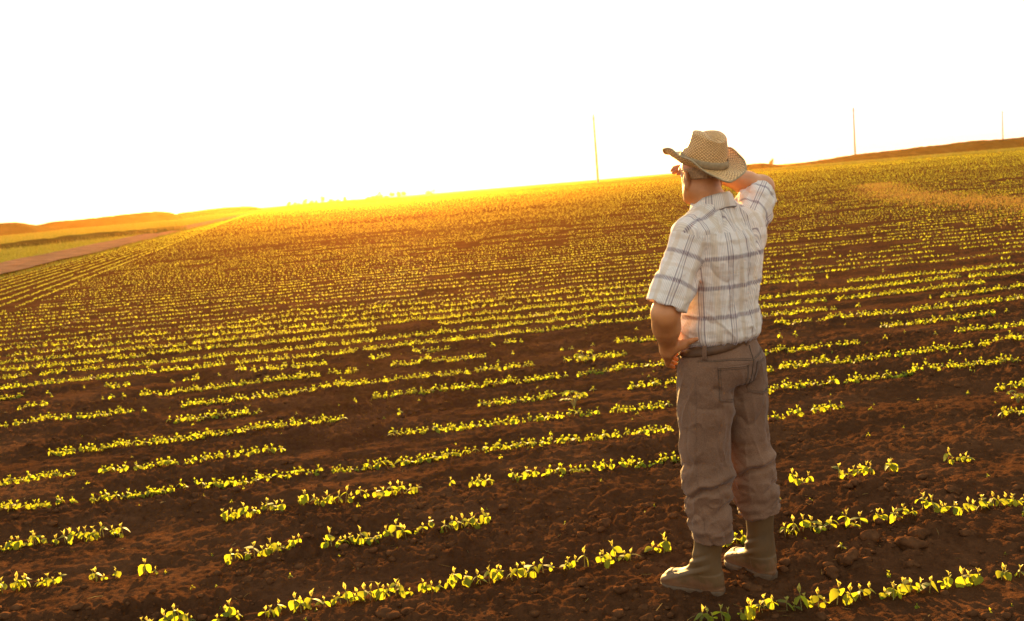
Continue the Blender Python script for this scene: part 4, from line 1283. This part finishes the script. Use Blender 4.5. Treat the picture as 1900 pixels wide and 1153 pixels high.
# seams: waistband, yoke, centre back, side seams, pockets
seam([(-1.5, .958), (-.8, .956), (0, .938)], dash=True); seam([(0, .938), (.8, .956), (1.5, .958)], dash=True)
seam([(-1.5, .953), (-.8, .951), (0, .932)], r=.0013); seam([(0, .932), (.8, .951), (1.5, .953)], r=.0013)
seam([(.0, .99), (.0, .86), (.0, .82)], r=.0014); seam([(.03, .99), (.03, .84)], dash=True)
def pocket(ac):
    w = .44
    top = lambda a: .925 - .012 * (a - ac) * (1 if ac < 0 else -1)
    bot = lambda a: .795 - .022 * (1 - abs(a - ac) / (w / 1.0)) 
    p = band_patch(ac - w, ac + w, bot, top, .0, .0022, 26, 26, M['denim'], 'pocket', trousers)
    seam([(ac - w, top(ac - w) - .004), (ac + w, top(ac + w) - .004)], dash=True, parent=p, off=.0028, name='stitching')
    seam([(ac - w, top(ac - w) - .012), (ac + w, top(ac + w) - .012)], r=.0009, parent=p, off=.0026, name='stitching')
    for e in (.0, .045):
        ww = w - .01 - e
        seam([(ac - ww, top(ac) - .004), (ac - ww, bot(ac - ww) + .006 + e * .14), (ac, bot(ac) + .006 + e * .14), (ac + ww, bot(ac + ww) + .006 + e * .14), (ac + ww, top(ac) - .004)], r=.001, dash=e > 0, parent=p, off=.0028, name='stitching')
pocket(-.66); pocket(.66)
def leg_seam(P, ang, z0, z1):
    pts = []
    T = np.array([[*p, r] for p, r in P])[::-1]
    for z in np.linspace(z0, z1, 90):
        c = np.array([np.interp(z, T[:, 2], T[:, 0]), np.interp(z, T[:, 2], T[:, 1]), z]); d = RX * math.sin(ang) - FY * math.cos(ang)
        h = tb.ray_cast(Vector(c + d * .3), Vector(-d)); pts.append((np.array(h[0]) if h[0] is not None else c + d * .09) + d * .0006)
    mesh_obj('side_seam', *tube(pts, .0013, 5), M['denim'], trousers)
leg_seam(LP_, -1.35, .90, .26); leg_seam(RP_, 1.45, .90, .30)

# --- boots
M['rubber'] = noisy_mat('boot_rubber', [(0.3, (0.062, 0.032, 0.010)), (0.7, (0.105, 0.056, 0.019))], scale=9, rough=.62, bump=.15, bscale=40, bdist=.004, spec=.3)
def muddy(mt, z0, z1):
    nt_ = mt.node_tree; b = nt_.nodes['Principled BSDF']; src = b.inputs['Base Color'].links[0].from_socket
    tc = N(mt, 'ShaderNodeTexCoord'); sp = N(mt, 'ShaderNodeSeparateXYZ'); L(mt, tc.outputs['Object'], sp.inputs[0])
    n = N(mt, 'ShaderNodeTexNoise', Scale=26, Detail=7); L(mt, tc.outputs['Object'], n.inputs['Vector'])
    mr = N(mt, 'ShaderNodeMapRange'); L(mt, sp.outputs[2], mr.inputs[0]); mr.inputs[1].default_value = z0; mr.inputs[2].default_value = z1; mr.inputs[3].default_value = .62; mr.inputs[4].default_value = -.1
    ad = N(mt, 'ShaderNodeMath', operation='ADD'); L(mt, mr.outputs[0], ad.inputs[0]); L(mt, n.outputs['Fac'], ad.inputs[1])
    m2 = N(mt, 'ShaderNodeMapRange'); L(mt, ad.outputs[0], m2.inputs[0]); m2.inputs[1].default_value = .62; m2.inputs[2].default_value = .85
    mx = N(mt, 'ShaderNodeMix', data_type='RGBA'); L(mt, m2.outputs[0], mx.inputs[0]); L(mt, src, mx.inputs[6]); mx.inputs[7].default_value = (.13, .06, .026, 1)
    L(mt, mx.outputs[2], b.inputs['Base Color'])
muddy(M['rubber'], .0, .11)
M['sole'] = noisy_mat('boot_sole', [(0.3, (0.06, 0.032, 0.015)), (0.7, (0.10, 0.06, 0.032))], scale=30, rough=.8, bump=.5, bscale=90, bdist=.004)
def boot(heel, toe, an, top, tr, gz_):
    heel = np.array([*heel, 0.0]); toe = np.array([*toe, 0.0]); fwd = (toe - heel) / np.linalg.norm(toe - heel); sd_ = np.array([fwd[1], -fwd[0], 0])
    Ln = np.linalg.norm(toe - heel)
    lo = np.minimum(np.minimum(heel, toe), np.array(top)) - .12; hi = np.maximum(np.maximum(heel, toe), np.array(top)) + .12
    lo[2] = -.03; hi[2] = top[2] + .03
    f = Field(lo, hi, .0035); AX = (sd_, fwd, Zu)
    P = lambda t, s_, z: heel + fwd * t * Ln + sd_ * s_ + Zu * z
    tt = [-.005, .03, .09, .18, .30, .45, .60, .75, .87, .95, .985, 1.0]
    ww = [.006, .024, .034, .039, .040, .040, .046, .050, .046, .034, .022, .006]
    tp = [.05, .085, .105, .118, .120, .100, .086, .080, .072, .058, .046, .03]
    def foot(X, Y, Z):
        t = ((X - heel[0]) * fwd[0] + (Y - heel[1]) * fwd[1]) / Ln; s_ = (X - heel[0]) * sd_[0] + (Y - heel[1]) * sd_[1]
        w_ = np.interp(t, tt, ww); h_ = np.interp(t, tt, tp); b_ = .004; c_ = (h_ + b_) / 2; r_ = (h_ - b_) / 2
        d = ((np.abs(s_) / w_) ** 2.3 + (np.abs(Z - c_) / r_) ** 2.3) ** (1 / 2.3) - 1
        return np.maximum(d * np.minimum(w_, r_), np.maximum(-.005 - t, t - 1) * Ln)
    f.add(foot, lo, hi, .0)
    f.cone(P(.20, 0, .06), P(.24, 0, .15), .044, .049, .03); f.cone(P(.24, 0, .13), np.array(top), .050, tr, .02)
    f.cone(P(.46, 0, .062), P(.28, 0, .11), .032, .040, .05)
    f.plane_cut(top, (0, 0, 1), .12)
    # straight bottom
    sl, (X, Y, Z) = f.sub(lo, hi); f.D[sl] = np.maximum(f.D[sl], (.014 - Z))
    V, Fq = f.mesh(); V = relax(V, Fq, 4, .5); Nn = vnormals(V, Fq)
    vz = V[:, 2]; t = (V - heel) @ fwd / Ln; s_ = (V - heel) @ sd_
    d_ = np.zeros(len(V))
    # raised foxing: toe cap line, heel patch, ankle flex creases
    d_ += .0022 * sst(t, .60, .63) * (vz < .075); d_ += .0024 * (1 - sst(t, .26, .285)) * (1 - sst(vz, .085, .09))
    d_ += .002 * (1 - sst(vz, .028, .032))
    for z0, am in ((.125, -.004), (.148, .003), (.165, -.003), (.105, .003)):
        d_ += am * np.exp(-((vz - z0 + .10 * (t - .25)) / .007) ** 2) * sst(t, .05, .3)
    d_ += .004 * noise3(np.stack([V[:, 0] * 12, V[:, 1] * 12, vz * 9], 1), 81) * sst(vz, .09, .16)
    V = V + Nn * d_[:, None]; V[:, 2] += gz_
    b_ = mesh_obj('boot', V, Fq, M['rubber'], man)
    # sole: outline following the foot, with a heel block
    out = [(0, 0), (.02, .026), (.10, .038), (.25, .039), (.42, .037), (.60, .049), (.76, .053), (.88, .046), (.97, .026), (1.01, 0)]
    ol = [(a, b) for a, b in out] + [(a, -b) for a, b in out[-2:0:-1]]
    ol = np.array(ol); k = len(ol); seg = []
    # smooth the outline
    for _ in range(2):
        nx = np.roll(ol, -1, 0); ol = np.stack([ol * .75 + nx * .25, ol * .25 + nx * .75], 1).reshape(-1, 2)
    k = len(ol); V = []
    for z, g in ((-.006, .97), (.002, 1.0), (.017, 1.02), (.023, .985)):
        for a, b in ol:
            zz_ = z - (.012 if (a < .27 and z < .003) else 0)
            V.append(P(.505 + (a - .5) * g * 1.03, b * g * 1.13, zz_ + gz_))
    V = np.array(V); Fq = [(j * k + i, j * k + (i + 1) % k, (j + 1) * k + (i + 1) % k, (j + 1) * k + i) for j in range(3) for i in range(k)]
    V = np.concatenate([V, [P(.5, 0, -.004 + gz_)], [P(.5, 0, .023 + gz_)]])
    tri = [(len(V) - 2, (i + 1) % k, i) for i in range(k)] + [(len(V) - 1, 3 * k + i, 3 * k + (i + 1) % k) for i in range(k)]
    mesh_obj('sole', V, [np.array(Fq), np.array(tri)], M['sole'], b_)
boot((-.058, -.128), (-.272, .028), AnL, (-.082, -.090, .30), .064, .004)
boot((.172, -.010), (.040, .207), AnR, (.144, .046, .34), .064, .006)

# --- straw hat
def straw_mat():
    mt, b = new_mat('woven_straw')
    tc = N(mt, 'ShaderNodeTexCoord')
    mp = N(mt, 'ShaderNodeMapping'); L(mt, tc.outputs['UV'], mp.inputs[0]); mp.inputs['Rotation'].default_value = (0, 0, R(38))
    w1 = N(mt, 'ShaderNodeTexWave', Scale=30.0, Distortion=1.2, Detail=2, bands_direction='X'); w2 = N(mt, 'ShaderNodeTexWave', Scale=30.0, Distortion=1.2, Detail=2, bands_direction='Y')
    n1 = N(mt, 'ShaderNodeTexNoise', Scale=120, Detail=4)
    for n in (w1, w2, n1): L(mt, mp.outputs[0], n.inputs[0])
    ad = N(mt, 'ShaderNodeMath', operation='MULTIPLY'); L(mt, w1.outputs['Fac'], ad.inputs[0]); L(mt, w2.outputs['Fac'], ad.inputs[1])
    ad2 = N(mt, 'ShaderNodeMath', operation='ADD'); L(mt, ad.outputs[0], ad2.inputs[0]); L(mt, n1.outputs['Fac'], ad2.inputs[1])
    r1 = ramp(mt, ad2.outputs[0], [(0.35, (0.26, 0.12, 0.03)), (0.65, (0.52, 0.28, 0.09)), (0.95, (0.74, 0.46, 0.18))])
    L(mt, r1.outputs[0], b.inputs['Base Color']); b.inputs['Roughness'].default_value = .5
    bp = N(mt, 'ShaderNodeBump', Strength=.7, Distance=.003); L(mt, ad2.outputs[0], bp.inputs['Height']); L(mt, bp.outputs[0], b.inputs['Normal'])
    tr = N(mt, 'ShaderNodeBsdfTranslucent'); L(mt, r1.outputs[0], tr.inputs['Color'])
    ms = N(mt, 'ShaderNodeMixShader'); ms.inputs[0].default_value = .15
    L(mt, b.outputs[0], ms.inputs[1]); L(mt, tr.outputs[0], ms.inputs[2]); L(mt, ms.outputs[0], mt.node_tree.nodes['Material Output'].inputs['Surface'])
    return mt
M['straw'] = straw_mat()
M['band'] = noisy_mat('hat_band', [(0.3, (0.22, 0.155, 0.08)), (0.7, (0.31, 0.22, 0.12))], scale=60, bump=.5, bscale=300, bdist=.001, rough=.8)
M['trim'] = noisy_mat('brim_binding', [(0.3, (0.25, 0.18, 0.09)), (0.7, (0.34, 0.25, 0.14))], scale=60, bump=.3, bscale=300, bdist=.001, rough=.8)
def hat():
    yaw, back, side = R(24), R(19), R(3)
    Rm = np.array(Matrix.Rotation(yaw, 3, 'Z') @ Matrix.Rotation(side, 3, 'Y') @ Matrix.Rotation(back, 3, 'X'))
    C = HC + np.array([.009, .000, .052]) - HF * .004
    T = lambda V: np.asarray(V) @ Rm.T + C
    n = 120; A, B = .087, .106; Hc = .118
    rows = []; uvr = []
    def crown_pt(s, ph):
        if s < .72:
            k = s / .72; sh = 1 - .22 * k ** 1.2; z = Hc * k * .90
        else:
            k = (s - .72) / .28; sh = .78 * math.cos(k * math.pi / 2) ** .85 if k < 1 else 0.0; z = Hc * (.90 + .16 * math.sin(k * math.pi / 2))
        x = A * sh * math.cos(ph); y = B * sh * math.sin(ph)
        top = min(max((z / Hc - .45) / .5, 0), 1); top = top * top * (3 - 2 * top)
        # crease along the top and pinches at both front sides
        z -= top * .027 * math.exp(-(x / .024) ** 2) * (1 / (1 + math.exp(-(y + .072) / .010))) * (1 / (1 + math.exp((y - .075) / .012)))
        z -= top * .012 * (y > .0) * (y / .09) ** 2
        z += top * .006 * (1 - abs(y) / .1)
        pin = math.exp(-((y - .052) / .028) ** 2 - ((z - .088) / .032) ** 2)
        x -= math.copysign(1, x) * min(.019 * pin, abs(x) * .55)
        pin2 = math.exp(-((y + .055) / .03) ** 2 - ((z - .10) / .02) ** 2)
        z -= .006 * pin2
        # the straw is a little bent
        g = .0018 * math.sin(ph * 3 + s * 7) + .0012 * math.sin(ph * 7 - s * 11)
        return (x * (1 + g * 8), y * (1 + g * 8), z)
    m_ = 46
    for j in range(m_ + 1):
        s = j / m_
        rows.append([crown_pt(s, 2 * math.pi * i / n) for i in range(n)])
    rows = np.array(rows); V = T(rows.reshape(-1, 3))
    Fq = np.array([(j * n + i, j * n + (i + 1) % n, (j + 1) * n + (i + 1) % n, (j + 1) * n + i) for j in range(m_) for i in range(n)])
    uu = np.array([[[(i + d) / n * .58 * 1.0, (j + e) / m_ * .20] for d, e in ((0, 0), (1, 0), (1, 1), (0, 1))] for j in range(m_) for i in range(n)])
    h = mesh_obj('straw_hat', V, Fq, M['straw'], man, uv=uu.reshape(-1, 2))
    # brim: a real two-sided sheet 3 mm thick
    def brim_pt(s, ph, off):
        c_, s2 = math.cos(ph), math.sin(ph)
        w = .074 - .004 * c_ * c_ + (.010 if s2 > 0 else .006) * s2 * s2
        x = (A + w * s) * c_; y = (B + w * s) * s2
        curl = abs(c_) ** 1.7
        z = curl * (.046 * s ** 1.8) - (1 - curl) * .016 * s + .004 * math.sin(ph * 5 + 1) * s + .003 * math.sin(ph * 9) * s
        x *= 1 - .13 * curl * s ** 2
        return (x, y, z + off)
    k = 16; rings = [(j / k, .0015) for j in range(k + 1)] + [(j / k, -.0015) for j in range(k, -1, -1)]
    V = T(np.array([brim_pt(s, 2 * math.pi * i / n, o_) for s, o_ in rings for i in range(n)])); q = len(rings)
    Fq = np.array([(j * n + i, j * n + (i + 1) % n, ((j + 1) % q) * n + (i + 1) % n, ((j + 1) % q) * n + i) for j in range(q) for i in range(n)])[:, ::-1]
    uu = np.array([[[(i + d) / n * .85, (j + e) / k * .08] for d, e in ((0, 0), (1, 0), (1, 1), (0, 1))][::-1] for j in range(q) for i in range(n)])
    mesh_obj('brim', V, Fq, M['straw'], h, uv=uu.reshape(-1, 2))
    P = T(np.array([brim_pt(1.0, 2 * math.pi * i / n, 0) for i in range(n + 1)])); mesh_obj('brim_binding', *tube(P, .0034, 6), M['trim'], h)
    # band with its overlap
    rb = []
    for g_, z_ in ((.0010, .002), (.0035, .004), (.0035, .027), (.0010, .029)):
        rb.append([((A + g_) * (1 - .22 * (z_ / .108) ** 1.2) * math.cos(t) * 1.012, (B + g_) * (1 - .22 * (z_ / .108) ** 1.2) * math.sin(t) * 1.012, z_) for t in np.linspace(0, 2 * math.pi, n, endpoint=False)])
    V = T(np.array(rb).reshape(-1, 3)); Fq = np.array([(j * n + i, j * n + (i + 1) % n, (j + 1) * n + (i + 1) % n, (j + 1) * n + i) for j in range(3) for i in range(n)])
    mesh_obj('hat_band', V, Fq, M['band'], h)
hat()
#@@MAN>

# ------------------------------------------------------------------ haze
def haze():
    V = np.array([(sx * 2100, sy, sz) for sx in (-1, 1) for sy in (-2100, 2100) for sz in (-1.5, 26)], float)
    Fq = np.array([(0, 1, 3, 2), (4, 6, 7, 5), (0, 4, 5, 1), (2, 3, 7, 6), (0, 2, 6, 4), (1, 5, 7, 3)])
    mt = bpy.data.materials.new('haze'); mt.use_nodes = True
    t = mt.node_tree; t.nodes.clear()
    o_ = t.nodes.new('ShaderNodeOutputMaterial'); v = t.nodes.new('ShaderNodeVolumePrincipled')
    v.inputs['Color'].default_value = (1.0, 0.46, 0.09, 1)
    v.inputs['Density'].default_value = HAZE_D
    v.inputs['Anisotropy'].default_value = 0.83
    t.links.new(v.outputs[0], o_.inputs['Volume'])
    o = mesh_obj('haze', V, Fq, mt, smooth=False)
    tag(o, 'golden evening haze in the air over the field', 'haze', kind='stuff')
HAZE_D = 0.00014
haze()
